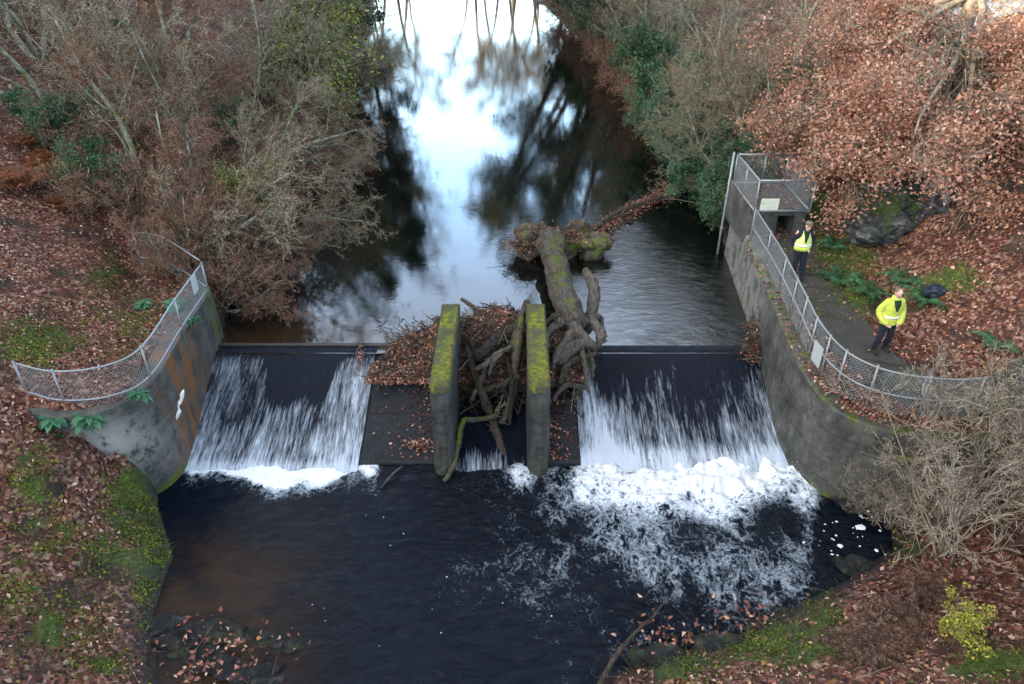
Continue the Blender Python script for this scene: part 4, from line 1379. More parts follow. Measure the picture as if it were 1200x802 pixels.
rp = [(7.56, 21.42, 1.78), (7.46, 18.6, 1.76), (7.36, 16.4, 1.64), (7.32, 15.0, 1.5), (7.5, 13.95, 1.4), (7.95, 13.35, 1.34), (8.6, 13.05, 1.30), (9.5, 12.92, 1.28), (10.2, 12.95, 1.28)]
rc = crom(rp, 8)
fence('long grey mesh fence curving along the walkway above the larger fall', rc, [0, 5, 10, 14, 18, 23, 28, 33, 41, 52, 64], 1.1, .52)
q = rc[26]; d = (rc[27] - rc[25]).normalized()
plate('sign_plate', 'grey blank plate fixed low on the walkway fence', q + Vector((-.035, 0, .40)), .42, .55, math.atan2(d.y, d.x), M['signgrey'])
# loose panel at the fence end
t = thing('fence_panel', 'loose mesh panel leaning at the end of the walkway fence among twigs', 'fence', tuple(P(1086, 494, .95)), .9)
mb = MB()
for a_, b_ in (((-.42, 0, 0), (-.42, 0, 1.15)), ((.42, 0, 0), (.42, 0, 1.15)), ((-.42, 0, 1.15), (.42, 0, 1.15)), ((-.42, 0, .08), (.42, 0, .08))): mb.tube([a_, b_], .022, 7)
mb.build('frame', M['steel'], t, True)
wire_mesh('mesh_infill', [(-.42, 0, 0), (.42, 0, 0)], .08, 1.15, t, .055, .005)
t.rotation_euler = (-.25, 0, .9)

# concrete chamber with the steel cage on it
ch = thing('concrete_chamber', 'squat concrete chamber with dark openings at the upstream end of the walkway', 'chamber', (8.35, 22.95, 1.6))
mb = MB()
mb.box((.06, .2, 1.03), (1.80, 2.72, .24))
mb.box((-.70, .1, .38), (.24, 2.5, 1.05)); mb.box((-.12, -.9, .38), (.44, .5, 1.05)); mb.box((.80, .1, .38), (.34, 2.5, 1.05)); mb.box((0, 1.35, .38), (1.4, .3, 1.05))
mb.build('body', M['concrete'], ch)
mb = MB(); mb.box((-.0, .1, .36), (1.36, .04, 1.0)); mb.build('opening_shade', M['black'], ch)  # black sheet standing in for the shade inside the openings
cz = 2.76
cage = thing('steel_cage', 'square galvanised mesh cage standing on the concrete chamber', 'railing', (8.40, 22.75, cz))
x0, x1, y0, y1, ch_ = -.86, .86, -1.3, 1.25, 1.02
cor = [(x0, y0), (x1, y0), (x1, y1), (x0, y1)]
for (x, y) in cor + [((x0), 0), (x1, 0), (.1, y1)]:
    mb = MB(); mb.tube([(x, y, 0), (x, y, ch_)], .028, 7); mb.build('post', M['steel'], cage, True)
for i in range(4):
    a_, b_ = cor[i], cor[(i + 1) % 4]
    for z, nm in ((ch_, 'top_rail'), (.05, 'bottom_rail')):
        mb = MB(); mb.tube([(*a_, z), (*b_, z)], .028, 7); mb.build(nm, M['steel'], cage, True)
    wire_mesh('mesh_panel', [(*a_, 0), (*b_, 0)], .05, ch_, cage, .075, .004)
s_ = plate('warning_sign', 'pale yellowish notice board on the front of the steel cage', (8.40 + x0 + .42, 22.75 + y0 - .04, cz + .28), .56, .36, 0, M['signboard'])
mb = MB()
for k, (w, z) in enumerate([(.36, .1), (.42, .02), (.30, -.05), (.38, -.11)]): mb.box((.03, -.009, z), (w * .8, .004, .018))
mb.box((-.20, -.009, .03), (.07, .004, .10))
obj('lettering', mb.mesh('lettering', M['signgrey']), s_)
mb = MB(); mb.tube([(7.50, 24.35, -.6), (7.50, 24.35, 1.5), (7.52, 24.35, 3.75)], .045, 8)
mb.box((7.51, 24.35, 1.0), (.13, .13, .05)); mb.box((7.51, 24.35, 2.2), (.13, .13, .05))
tag(mb.build('steel_post', M['steel'], None, True), 'tall slender steel post at the upstream corner of the river wall', 'post')
# leaves on the chamber, the wall ledge, the weir and the piers
lr = np.random.default_rng(77)
C = []
n = 650; C.append(np.stack([lr.uniform(7.45, 9.25, n), lr.uniform(21.6, 24.4, n), np.full(n, cz + .02)], -1))
n = 1500; s = lr.random(n); ii = (s * (len(rc) - 2)).astype(int)
base_r = np.array([tuple(p) for p in rc])[ii]
off = lr.uniform(-.34, .1, n)
C.append(np.stack([base_r[:, 0] + off * .9, base_r[:, 1] + off * np.where(ii > 34, 1.0, .0), base_r[:, 2] + .035], -1))
def on_chute(n, xa, xb, bias):
    x = np.where(bias > 0, xb - np.abs(lr.normal(0, (xb - xa) * .30, n)), xa + np.abs(lr.normal(0, (xb - xa) * .4, n)))
    y = lr.uniform(14.2, 17.6, n); z = np.interp(y, [14.2, 14.75, 17.35, 17.75], [-1.02, -.93, -.13, -.06]) + .02
    ok = (x > xa) & (x < xb)
    return np.stack([x, y, z], -1)[ok]
C.append(on_chute(300, -3.8, -1.98, 1)); C.append(on_chute(420, .95, 1.75, -1))
n = 110; C.append(np.stack([lr.normal(-2.45, .25, n), lr.normal(14.7, .16, n), np.full(n, -.90)], -1))
c = np.concatenate(C)
V, Fc = leaf_quads(c, lr.normal(0, .35, c.shape) + np.array([0, 0, 1.]), lr.uniform(.06, .12, len(c)), lr)
tag(obj('scattered_leaves', fast_mesh('scattered_leaves', V, Fc, M['litter'])), 'dead leaves lying on the wall ledge, the chamber and the dry weir', kind='stuff')

# ------------------------------------------------------------------ drift timber
KNOT = bpy.data.textures.new('knot', 'CLOUDS'); KNOT.noise_scale = .16; KNOT.noise_depth = 3


def log(name, label, pts, rad, mat, cat='log', group=None, k=9, rough=.10, parts=None, n=6, knots=0):
    w = [Vector(p) for p in pts]
    o0 = w[0].copy()
    line = crom([p - o0 for p in w], n)
    rd = np.interp(np.linspace(0, len(rad) - 1, len(line)), range(len(rad)), rad)
    rr = random.Random(len(line) + int(o0.x * 100))
    rd = [q * (1 + rr.uniform(-.08, .08)) for q in rd]
    line = [p + Vector((rr.gauss(0, 1), rr.gauss(0, 1), rr.gauss(0, 1))) * (.08 * rd[i]) for i, p in enumerate(line)]
    mb = MB(); mb.tube(line, rd, k, rough=rough, seed=int(abs(o0.x) * 991))
    for j in range(knots):
        i = rr.randrange(1, len(line) - 1)
        d = Vector((rr.gauss(0, 1), rr.gauss(0, 1), rr.gauss(0, .6) + .3)).normalized()
        mb.tube([line[i], line[i] + d * rd[i] * rr.uniform(1.8, 4)], [rd[i] * .4, rd[i] * .15], 5)
    o = mb.build(name, mat, None, True); o.location = o0
    sb = o.modifiers.new('s', 'SUBSURF'); sb.levels = sb.render_levels = 1
    dm = o.modifiers.new('d', 'DISPLACE'); dm.texture = KNOT; dm.strength = min(.12, max(rad) * .75); dm.texture_coords = 'LOCAL'
    return tag(o, label, cat, group)


ft = thing('fallen_tree', 'huge fallen tree trunk with its root plate lodged above the weir', 'fallen tree', tuple(P(648, 288, .3)))
o0 = ft.location.copy()
tl = crom([P(646, 283, .75) - o0, P(651, 308, .80) - o0, P(656, 332, .92) - o0, P(664, 358, 1.02) - o0, P(676, 382, 1.0) - o0], 7)
mb = MB(); mb.tube(tl, list(np.interp(np.linspace(0, 1, len(tl)), [0, .15, .5, .8, 1], [.54, .42, .38, .40, .32])), 16, rough=.06, seed=3)
o = mb.build('trunk', M['wood_moss'], ft, True)
sb = o.modifiers.new('s', 'SUBSURF'); sb.levels = sb.render_levels = 2
t2 = bpy.data.textures.new('bark', 'CLOUDS'); t2.noise_scale = .35; dm = o.modifiers.new('d', 'DISPLACE'); dm.texture = t2; dm.strength = .22; dm.texture_coords = 'LOCAL'
rr = random.Random(14)
mb = MB()
ctr = P(650, 282, .45) - o0
for k in range(26):
    an = rr.choice([0, math.pi]) + rr.uniform(-.75, .75); ln_ = rr.uniform(.6, 1.5)
    d = Vector((math.cos(an), rr.uniform(-.45, .6), math.sin(an) * .35 + .08)).normalized()
    p0 = ctr + d * .15; p1 = p0 + d * ln_ * .55 + Vector((0, 0, rr.uniform(-.05, .15))); p2 = p1 + Vector((d.x + rr.uniform(-.5, .5), d.y + rr.uniform(-.6, .6), d.z - .45)).normalized() * ln_ * .5
    r0 = rr.uniform(.09, .2)
    mb.tube(crom([p0, p1, p2], 4), list(np.linspace(r0, r0 * .25, 9)), 7, rough=.15, seed=k)
mb.build('root', M['wood_moss'], ft, True)
mb = MB()
for k in range(30):
    mb.ell(ctr + Vector((rr.uniform(-1.35, 1.6), rr.uniform(-.45, .55), rr.uniform(-.4, .22))), (rr.uniform(.28, .55), rr.uniform(.28, .5), rr.uniform(.22, .46)), 9, 6)
mb.tube([ctr + Vector((-.35, .1, 0)), ctr + Vector((-.42, .15, .62))], [.2, .12], 7, rough=.2)
o = fuse(mb, 'root_plate', M['root'], .05, ft, 1)
dm = o.modifiers.new('d', 'DISPLACE'); tx = bpy.data.textures.new('clod', 'CLOUDS'); tx.noise_scale = .22; dm.texture = tx; dm.strength = .3; dm.mid_level = .5
# torn butt of the trunk: splintered roots reaching over the crest
mb = MB()
for (a_, b_, c_, r0) in [((668, 378, 1.0), (690, 402, .8), (700, 408, .55), .20), ((672, 388, .9), (655, 412, .75), (648, 428, .6), .17), ((680, 380, 1.0), (702, 372, .7), (706, 396, .3), .15),
                         ((676, 395, .8), (684, 420, .55), (690, 462, .1), .11), ((660, 375, 1.1), (640, 392, .95), (644, 408, .8), .14), ((684, 392, .8), (694, 425, .3), (694, 445, .1), .09)]:
    mb.tube(crom([P(*a_) - o0, P(*b_) - o0, P(*c_) - o0], 5), list(np.linspace(r0, r0 * .45, 11)), 8, rough=.18, seed=int(r0 * 999))
o = mb.build('splintered_butt', M['wood_grey'], ft, True)
sb = o.modifiers.new('s', 'SUBSURF'); sb.levels = sb.render_levels = 1
dm = o.modifiers.new('d', 'DISPLACE'); dm.texture = KNOT; dm.strength = .14; dm.texture_coords = 'LOCAL'

JG = 'driftwood of the log jam'
log('driftwood_limb', 'smooth grey curved limb sticking up beside the fallen trunk', [P(686, 316, 1.35), P(696, 338, 1.1), P(694, 365, .8), P(687, 392, .5)], [.13, .18, .18, .14], M['wood_grey'], 'driftwood', JG, 10)
log('driftwood_log', 'long dark straight log slanting down between the piers into the foam', [PY(547, 406, 17.1), PY(562, 452, 16.0), PY(578, 495, 15.2), PY(598, 553, 14.0)], [.09, .12, .12, .10], M['wood_brown'], 'driftwood', JG, 9, knots=4)
log('driftwood_branch', 'bright mossy branch standing against the inner side of the right pier', [PY(612, 372, 17.5), PY(604, 420, 16.6), PY(601, 462, 15.9), PY(588, 497, 15.2)], [.12, .13, .12, .07], M['branch_moss'], 'driftwood', JG)
log('driftwood_branch', 'bent mossy branch hooked around the left pier down into the pool', [PY(585, 487, 15.2), PY(560, 492, 15.1), PY(543, 494, 14.9), PY(537, 520, 14.3), PY(532, 545, 13.8), PY(520, 565, 13.4)], [.06, .07, .08, .08, .07, .05], M['branch_moss'], 'driftwood', JG)
log('driftwood_log', 'fat black wet log lying across the gap between the piers', [PY(557, 420, 16.5), PY(580, 402, 17.1), PY(606, 384, 17.7)], [.17, .21, .18], M['wood_dark'], 'driftwood', JG, 11)
log('driftwood_log', 'brown broken branch wedged upright beside the right pier top', [PY(619, 352, 18.3), PY(608, 384, 17.4), PY(600, 412, 16.8)], [.10, .14, .10], M['wood_brown'], 'driftwood', JG)
log('driftwood_root', 'twisted grey root wood under the fat black log', [PY(556, 434, 16.1), PY(574, 424, 16.3), PY(588, 412, 16.6), PY(606, 404, 16.9)], [.06, .10, .09, .06], M['wood_grey'], 'driftwood', JG, 8, .2, knots=5)
log('driftwood_root', 'short pale broken root stub below the twisted root wood', [PY(573, 440, 16.0), PY(578, 425, 16.2), PY(590, 414, 16.5)], [.05, .07, .05], M['wood_grey'], 'driftwood', JG, 7)
log('driftwood_log', 'grey split slab of wood beside the right pier', [PY(652, 424, 16.4), PY(668, 410, 16.7), PY(688, 398, 17.0)], [.16, .20, .12], M['wood_grey'], 'driftwood', JG, 9, .2)
log('driftwood_branch', 'brown branch lying on the leaf heap behind the left pier', [PY(540, 350, 18.8), PY(565, 366, 18.2), PY(590, 378, 17.8)], [.07, .07, .04], M['wood_brown'], 'driftwood', JG, 7)
log('driftwood_branch', 'dark branch on the outer slope of the leaf heap beside the left pier', [PY(460, 412, 17.6), PY(490, 395, 18.0), PY(522, 372, 18.5)], [.05, .08, .07], M['wood_dark'], 'driftwood', JG, 7)
log('driftwood_log', 'half sunken leaf covered log reaching from the root plate to the holly bank', [P(672, 284, .30), P(700, 266, .16), P(728, 248, .14), P(760, 237, .12), P(790, 226, .25)], [.20, .17, .14, .12, .08], M['wood_brown'], 'log', None, 9, knots=6)
log('branch', 'pale thin branch arching over the water from the holly bank', [P(776, 233, .5), P(800, 235, .75), P(830, 243, .7), P(849, 258, .4)], [.02, .03, .03, .02], M['wood_grey'], 'branch', None, 6)
log('branch', 'long thin bare branch rising from the shallows at the lower edge', [P(700, 806, -.9), P(722, 768, -.75), P(748, 738, -.75), P(766, 722, -.9), P(784, 697, -1.05)], [.055, .05, .04, .03, .015], M['wood_brown'], 'branch', None, 7, knots=3)
log('branch', 'short pale stick resting on the apron below the dry strip', [P(446, 572, -1.05), P(458, 558, -1.0), P(472, 546, -.95)], [.02, .03, .03], M['wood_grey'], 'branch', None, 6)
log('iron_rod', 'thin rusty rod leaning against the curved wall end', [P(986, 572, -1.0), P(994, 525, .2), P(1004, 480, 1.35)], [.028, .028, .028], M['rust'], 'rod', None, 6, 0)
for i, (a_, b_, c_, r0, mt, lb) in enumerate([
        ((549, 398, 17.2), (572, 440, 16.4), (606, 470, 15.9), .11, 'wood_dark', 'black wet log crossing behind the long straight one'),
        ((610, 440, 16.1), (585, 452, 16.0), (552, 462, 15.9), .10, 'wood_brown', 'brown log lying flat halfway down the gap'),
        ((545, 380, 17.9), (570, 376, 18.0), (604, 362, 18.3), .13, 'wood_dark', 'dark log bridging the pier tops at the back'),
        ((552, 470, 15.7), (566, 440, 16.2), (574, 408, 16.9), .08, 'wood_grey', 'grey stick leaning against the inside of the left pier'),
        ((597, 500, 15.1), (600, 450, 15.9), (593, 415, 16.7), .075, 'wood_dark', 'thin dark stick behind the mossy branch'),
        ((655, 450, 16.0), (668, 425, 16.5), (700, 414, 16.9), .12, 'wood_brown', 'brown broken log under the grey split slab'),
        ((648, 470, 15.7), (662, 452, 16.0), (688, 455, 16.0), .09, 'wood_grey', 'short grey broken log lowest beside the right pier'),
        ((690, 372, 18.0), (704, 390, 17.4), (700, 408, 17.0), .15, 'wood_grey', 'stubby grey log end standing at the crest beside the trunk'),
        ((640, 380, 17.9), (655, 372, 18.0), (676, 362, 18.4), .17, 'wood_brown', 'thick brown log tucked against the trunk behind the right pier')]):
    log('driftwood_log', lb, [PY(*a_), PY(*b_), PY(*c_)], [r0 * .8, r0, r0 * .7], M[mt], 'driftwood', JG, 8, .14, knots=2)
# twigs fanned out between the piers
tw = Tree(71)
tw.branch(PY(572, 505, 15.3), Vector((.6, -.1, .6)).normalized(), 1.0, .022, 0, dict(levels=2, steps=(5, 4, 3), wob=(.2, .22, .22), up=(0, -.05, -.05), kids=(8, 4), ang=((.4, .9), (.4, .9)), ratio=(.6, .5), rr=(.6, .6), taper=(.7, .7, .5), first=(1, 1), rmin=.007, thick=-1))
V, Fc = prisms([tuple(q[0]) for q in tw.seg], [tuple(q[1]) for q in tw.seg], [q[2] for q in tw.seg], [q[3] for q in tw.seg])
tag(obj('twig', fast_mesh('twig', V, Fc, M['twig_tan'])), 'fan of bare pale twigs caught between the mossy piers', 'twig')


# heap of leaves and sticks caught on the weir
def mound(x, y):
    z = 1.25 * np.exp(-((x + .45) / 1.25) ** 2 - np.where(y > 18.1, ((y - 18.1) / .95) ** 2, ((y - 18.1) / 1.0) ** 2))
    z = np.maximum(z, 1.0 * np.exp(-((x + 1.75) / .9) ** 2 - ((y - 17.95) / .62) ** 2))
    z = np.maximum(z, .62 * np.exp(-((x + 2.75) / .62) ** 2 - ((y - 17.85) / .36) ** 2))
    z = np.maximum(z, .9 * np.exp(-((x - 1.25) / .55) ** 2 - ((y - 17.4) / .9) ** 2))
    return z - .10 + (fbm(x * 3, y * 3) - .5) * .28 * np.clip(z * 3, 0, 1)


def face_z(y): return np.interp(y, [14.2, 14.75, 17.35, 17.75, 18.3, 19], [-1.02, -.93, -.13, -.06, -.06, -.3])


hx = np.linspace(-4.2, 2.2, 130); hy = np.linspace(16.0, 20.3, 90)
HX, HY = np.meshgrid(hx, hy)
HZ = np.where(mound(HX, HY) > -.06, mound(HX, HY), np.minimum(mound(HX, HY), face_z(HY) - .15))
Vm = np.stack([HX, HY, HZ], -1).reshape(-1, 3); Fm = grid_faces(90, 130)
dr_ = np.random.default_rng(5)
n = 15000
x = dr_.uniform(-4.0, 2.0, n); y = dr_.uniform(16.2, 20.2, n); z = mound(x, y)
ok = z > face_z(y) + .05
c = np.stack([x, y, z + dr_.uniform(.01, .06, n)], -1)[ok]
nr = dr_.normal(0, .5, c.shape) + np.array([0, -.3, 1.])
V1, F1 = leaf_quads(c, nr, dr_.uniform(.06, .13, len(c)), dr_)
n = 1700
x = dr_.uniform(-3.9, 1.9, n); y = dr_.uniform(16.4, 19.8, n); z = mound(x, y); ok = z > face_z(y) + .06
A = np.stack([x, y, z + .04], -1)[ok]
D = dr_.normal(0, 1, A.shape) * np.array([1, .8, .2]); D /= np.linalg.norm(D, axis=1, keepdims=True)
Ln = dr_.uniform(.25, 1.0, (len(A), 1)); rd = dr_.uniform(.006, .022, len(A))
m_ = 420
A2 = np.stack([dr_.uniform(-1.4, 1.9, m_), dr_.uniform(15.6, 17.4, m_), np.zeros(m_)], -1)
A2 = A2[(A2[:, 0] < .38) | (A2[:, 0] > .95)]
A2[:, 2] = np.interp(A2[:, 1], [15.6, 17.4], [-.5, .75]) + dr_.normal(0, .16, len(A2))
D2 = dr_.normal(0, 1, A2.shape) * np.array([.8, 1, .7]); D2 /= np.linalg.norm(D2, axis=1, keepdims=True)
A = np.r_[A, A2]; D = np.r_[D, D2]; Ln = np.r_[Ln, dr_.uniform(.3, .9, (len(A2), 1))]; rd = np.r_[rd, dr_.uniform(.006, .026, len(A2))]
V2, F2 = prisms(A - D * Ln * .5, A + D * Ln * .5 + np.array([0, 0, .03]), rd, rd * .6)
V = np.concatenate([Vm, V1, V2]); Fc = np.concatenate([Fm, F1 + len(Vm), F2 + len(Vm) + len(V1)])
mi = np.r_[np.zeros(len(Fm)), np.ones(len(F1)), np.full(len(F2), 2)]
tag(obj('debris', fast_mesh('debris', V, Fc, [M['litter_base'] if 'litter_base' in M else M['bark_dark'], M['litter'], M['stick']], False, None, mi)), 'heap of brown leaves and sticks jammed on the crest around the piers', kind='stuff')


def drift(name, label, line, width, n, nst, seed, zoff=.02, tall=.1):
    q = np.random.default_rng(seed)
    L = np.array([tuple(p) for p in crom(line, 8)])
    i = q.integers(0, len(L) - 1, n)
    c = L[i] + (L[i + 1] - L[i]) * q.random((n, 1)) + q.normal(0, 1, (n, 3)) * np.array([width, width, 0])
    c[:, 2] += zoff + np.abs(q.normal(0, tall, n)) * np.exp(-np.hypot(c[:, 0] - L[i, 0], c[:, 1] - L[i, 1]) / width)
    V1, F1 = leaf_quads(c, q.normal(0, .45, c.shape) + np.array([0, 0, 1.]), q.uniform(.07, .15, n), q)
    i = q.integers(0, len(L) - 1, nst)
    A = L[i] + q.normal(0, 1, (nst, 3)) * np.array([width, width, tall * .5]); A[:, 2] += zoff + tall * .4
    D = q.normal(0, 1, A.shape) * np.array([1, 1, .3]); D /= np.linalg.norm(D, axis=1, keepdims=True)
    Ln = q.uniform(.2, .8, (nst, 1)); rd = q.uniform(.006, .018, nst)
    V2, F2 = prisms(A - D * Ln * .5, A + D * Ln * .5, rd, rd * .6)
    tag(obj(name, fast_mesh(name, np.concatenate([V1, V2]), np.concatenate([F1, F2 + len(V1)]), [M['litter'], M['stick']], False, None, np.r_[np.zeros(len(F1)), np.ones(len(F2))])), label, kind='stuff')


drift('debris', 'raft of red brown leaves caught along the half sunken log', [P(690, 278, .06), P(715, 262, .06), P(742, 244, .06), P(765, 235, .06), P(792, 216, .08)], .24, 1500, 160, 6)
drift('debris', 'leaves and twigs packed around the root plate of the fallen tree', [P(606, 298, .1), P(625, 290, .35), P(660, 283, .5), P(705, 290, .12)], .34, 1300, 300, 7, .22, .3)
drift('debris', 'tangle of twigs and leaves stuck at the wall end of the crest', [P(886, 385, .45), P(884, 405, .2), P(880, 425, -.1)], .16, 260, 170, 8, .05, .2)
drift('debris', 'leaves washed up among the wet stones of the near shore', [P(215, 745, -1.0), P(260, 765, -.98), P(235, 785, -.9), P(330, 770, -1.0)], .4, 190, 14, 9, .03, .03)
drift('debris', 'orange leaves stranded on the mossy shallows of the near bank', [P(760, 745, -1.0), P(800, 760, -.98), P(860, 740, -.98), P(930, 720, -.9)], .4, 220, 14, 10, .03, .03)
drift('debris', 'few leaves caught on the sill above the smaller fall', [P(424, 402, .06), P(422, 420, -.06), P(421, 440, -.3)], .05, 60, 14, 11, .03, .03)

# scum floating in the quiet corner of the pool
rr = random.Random(33)
mb = MB()
for k in range(34):
    a_ = P(rr.gauss(990, 24), rr.gauss(618, 18), POOL_Z + .07)
    if k < 3: a_ = P((1008, 985, 1027)[k], (618, 640, 645)[k], POOL_Z + .07)
    r_ = rr.uniform(.01, .04) if k > 2 else (.12, .07, .06)[k]
    nn = 7
    mb.add([(a_.x + r_ * rr.uniform(.6, 1.2) * math.cos(j * 2 * math.pi / nn), a_.y + r_ * rr.uniform(.5, 1) * math.sin(j * 2 * math.pi / nn), a_.z) for j in range(nn)] + [(a_.x, a_.y, a_.z + .02)], [(j, (j + 1) % nn, nn) for j in range(nn)])
for k in range(16):
    a_ = P(rr.gauss(440, 90), rr.gauss(690, 50), POOL_Z + .05); r_ = rr.uniform(.006, .018)
    mb.add([(a_.x + r_ * math.cos(j * 1.57), a_.y + r_ * math.sin(j * 1.57), a_.z) for j in range(4)], [(0, 1, 2, 3)])
tag(mb.build('foam', M['dead_foam']), 'flecks of white foam drifting on the dark pool', kind='stuff')


# ------------------------------------------------------------------ rocks
def rock(name, label, c, s, seed, mat, cat='rock', group=None, sub=4, mossw=0., rz=0., ridge=.35):
    bm = bmesh.new(); bmesh.ops.create_icosphere(bm, subdivisions=sub, radius=1)
    V = np.array([tuple(v.co) for v in bm.verts])
    n1 = fbm(V[:, 0] * 1.3 + seed, V[:, 1] * 1.3 + V[:, 2] * .9, 4) - .5
    n2 = np.abs(fbm(V[:, 0] * 2.6 + seed * 3, V[:, 2] * 3.4 + V[:, 1], 4) - .5)
    k = 1 + n1 * .9 - n2 * ridge * 2
    V = V * k[:, None] * np.array(s)
    for v, q in zip(bm.verts, V): v.co = q
    me = bpy.data.meshes.new(name); bm.to_mesh(me); bm.free(); me.materials.append(mat)
    at = me.attributes.new('moss', 'FLOAT', 'POINT')
    at.data.foreach_set('value', np.clip(mossw + V[:, 2] / s[2] * .25, 0, 1).astype(np.float32))
    me.polygons.foreach_set('use_smooth', np.full(len(me.polygons), sub < 5, dtype=bool))
    o = obj(name, me); o.location = c; o.rotation_euler = (0, 0, rz)
    return tag(o, label, cat, group)


rock('rock_outcrop', 'large grey rock face with mossy ledges under the oak leaves', P(1085, 264, 2.6) + Vector((.2, .5, 0)), (2.3, 1.9, 1.85), 3, M['rock'], 'rock', None, 5, -.2, -.3, .75)
rock('rock_outcrop', 'smaller mossy rock shoulder beside the large grey rock face', P(1035, 250, 2.9), (1.2, 1.2, 1.0), 11, M['rock'], 'rock', None, 5, .45, .3)
rr = random.Random(9)
for i, (px, py, s, lb) in enumerate([(250, 742, .34, 'long flat mossy stone in the shallows of the near shore'), (212, 757, .26, 'dark mossy stone touching the near shore'), (312, 748, .24, 'green mossy stone second from the open water'),
                                     (341, 757, .20, 'outermost mossy stone of the shallows'), (262, 782, .36, 'brown wet stone below the long mossy one'), (300, 790, .3, 'dark flat stone at the lower edge'), (180, 735, .25, 'small dark stone at the foot of the leafy bank')]):
    rock('stone', lb, P(px, py, -1.12), (s * 2.3, s * 1.0, s * .5), 20 + i, M['wetrock'], 'stone', 'stones in the shallows', 3, .22 if i < 4 else -.1, rr.uniform(-.5, .5), .6)
for i, (px, py, s, lb) in enumerate([(930, 745, .55, 'broad mossy boulder in the dark shallows near the dead bracken'), (850, 770, .5, 'low mossy boulder at the lower edge among orange leaves'), (780, 778, .42, 'mossy stone beside the long bare branch'),
                                     (1010, 668, .35, 'dark wet boulder at the quiet pool corner'), (1000, 590, .4, 'dark boulder at the foot of the curved wall end')]):
    rock('boulder', lb, P(px, py, -1.1), (s * 1.6, s * 1.05, s * .5), 40 + i, M['wetrock'], 'boulder', 'boulders along the near bank', 4, .22 if i < 3 else -.1, rr.uniform(-.5, .5), .6)
rock('stone', 'small round stone in the water by the leaf raft', P(705, 264, .03), (.2, .15, .14), 51, M['wood_dark'], 'stone', None, 3)
rock('stone', 'smallest round stone standing alone in the rippled water', P(738, 259, .03), (.13, .11, .12), 52, M['wood_dark'], 'stone', None, 3)

# ------------------------------------------------------------------ low plants
def rosette_mesh(seed, n=46, L=.27):
    rr = random.Random(seed); v = []; f = []
    for k in range(n):
        an = k * 2.4 + rr.uniform(-.3, .3); tilt = rr.uniform(.25, 1.05); l = L * rr.uniform(.7, 1.15) * (.65 + .35 * k / n); w = l * .21
        d = Vector((math.cos(an), math.sin(an), 0)); sd = Vector((-math.sin(an), math.cos(an), 0))
        b = len(v)
        for i, (t_, wd) in enumerate([(0, .12), (.25, .7), (.5, 1), (.75, .8), (1, .06)]):
            q = d * l * t_ * math.cos(tilt * (1 - t_)) + Vector((0, 0, l * (math.sin(tilt) * t_ - .75 * t_ * t_) + .02))
            v += [q - sd * w * wd + Vector((0, 0, .03 * wd * l)), q - Vector((0, 0, .03 * l)), q + sd * w * wd + Vector((0, 0, .03 * wd * l))]
        for i in range(4):
            f += [(b + i * 3, b + i * 3 + 1, b + i * 3 + 4, b + i * 3 + 3), (b + i * 3 + 1, b + i * 3 + 2, b + i * 3 + 5, b + i * 3 + 4)]
    return py_mesh('leafy_plant', v, f, M['rosette'], True)


RM = [rosette_mesh(s) for s in (1, 2)]
for i, (px, py, z, s, lb) in enumerate([(64, 492, 1.45, 1.6, 'largest broad leaved green plant at the foot of the curved fence'), (104, 490, 1.45, 1.5, 'second broad leaved green plant next to the largest one'),
                                        (163, 464, 1.70, 1.15, 'broad leaved green plant on the wall edge where the fence turns'), (225, 377, 1.74, 1.0, 'green plant on the wall top near the upstream post'),
                                        (168, 357, 1.85, 1.1, 'small green plant alone among leaves behind the fence'), (204, 358, 1.85, 1.2, 'green plant seen through the mesh of the fence'), (72, 508, 1.1, 1.0, 'green plant hanging below the largest one')]):
    q = P(px, py, z)
    o = obj('leafy_plant', RM[i % 2], None, q); o.scale = (s, s, s); o.rotation_euler = (.25, 0, i * 1.3)
    tag(o, lb, 'plant', 'broad leaved plants along the fence')


def frond_mesh(seed, n, L, mat, droop=.9, name='fern', leafl=.10, spread=1.0, pairs=13, up=1.0, wid=.42):
    rr = random.Random(seed); A = []; V = []; Fc = []; b = 0
    for k in range(n):
        an = rr.uniform(0, 6.283); l = L * rr.uniform(.6, 1.15)
        d = Vector((math.cos(an), math.sin(an), 0)); sd = Vector((-math.sin(an), math.cos(an), 0))
        o = Vector((rr.gauss(0, .18), rr.gauss(0, .18), 0)) * spread * L
        for i in range(pairs):
            t_ = (i + 1) / pairs
            q = o + d * l * t_ * .8 + Vector((0, 0, l * (up * .8 * t_ - droop * t_ * t_)))
            ll = leafl * L * (1.15 - t_) * 2.2
            for sg in (-1, 1):
                tip = q + sd * sg * ll + d * ll * .35 - Vector((0, 0, ll * rr.uniform(.1, .5)))
                wv = d * l / pairs * wid
                V += [q - wv, q + wv, tip + wv * .3, tip - wv * .3]; Fc.append((b, b + 1, b + 2, b + 3)); b += 4
    return fast_mesh(name, np.array([tuple(q) for q in V]), np.array(Fc), mat)


def ground_px(px, py):
    z2 = 0
    for _ in range(12):
        q = P(px, py, z2); z2 = z2 * .4 + H(q.x, q.y) * .6
    return Vector((q.x, q.y, z2))


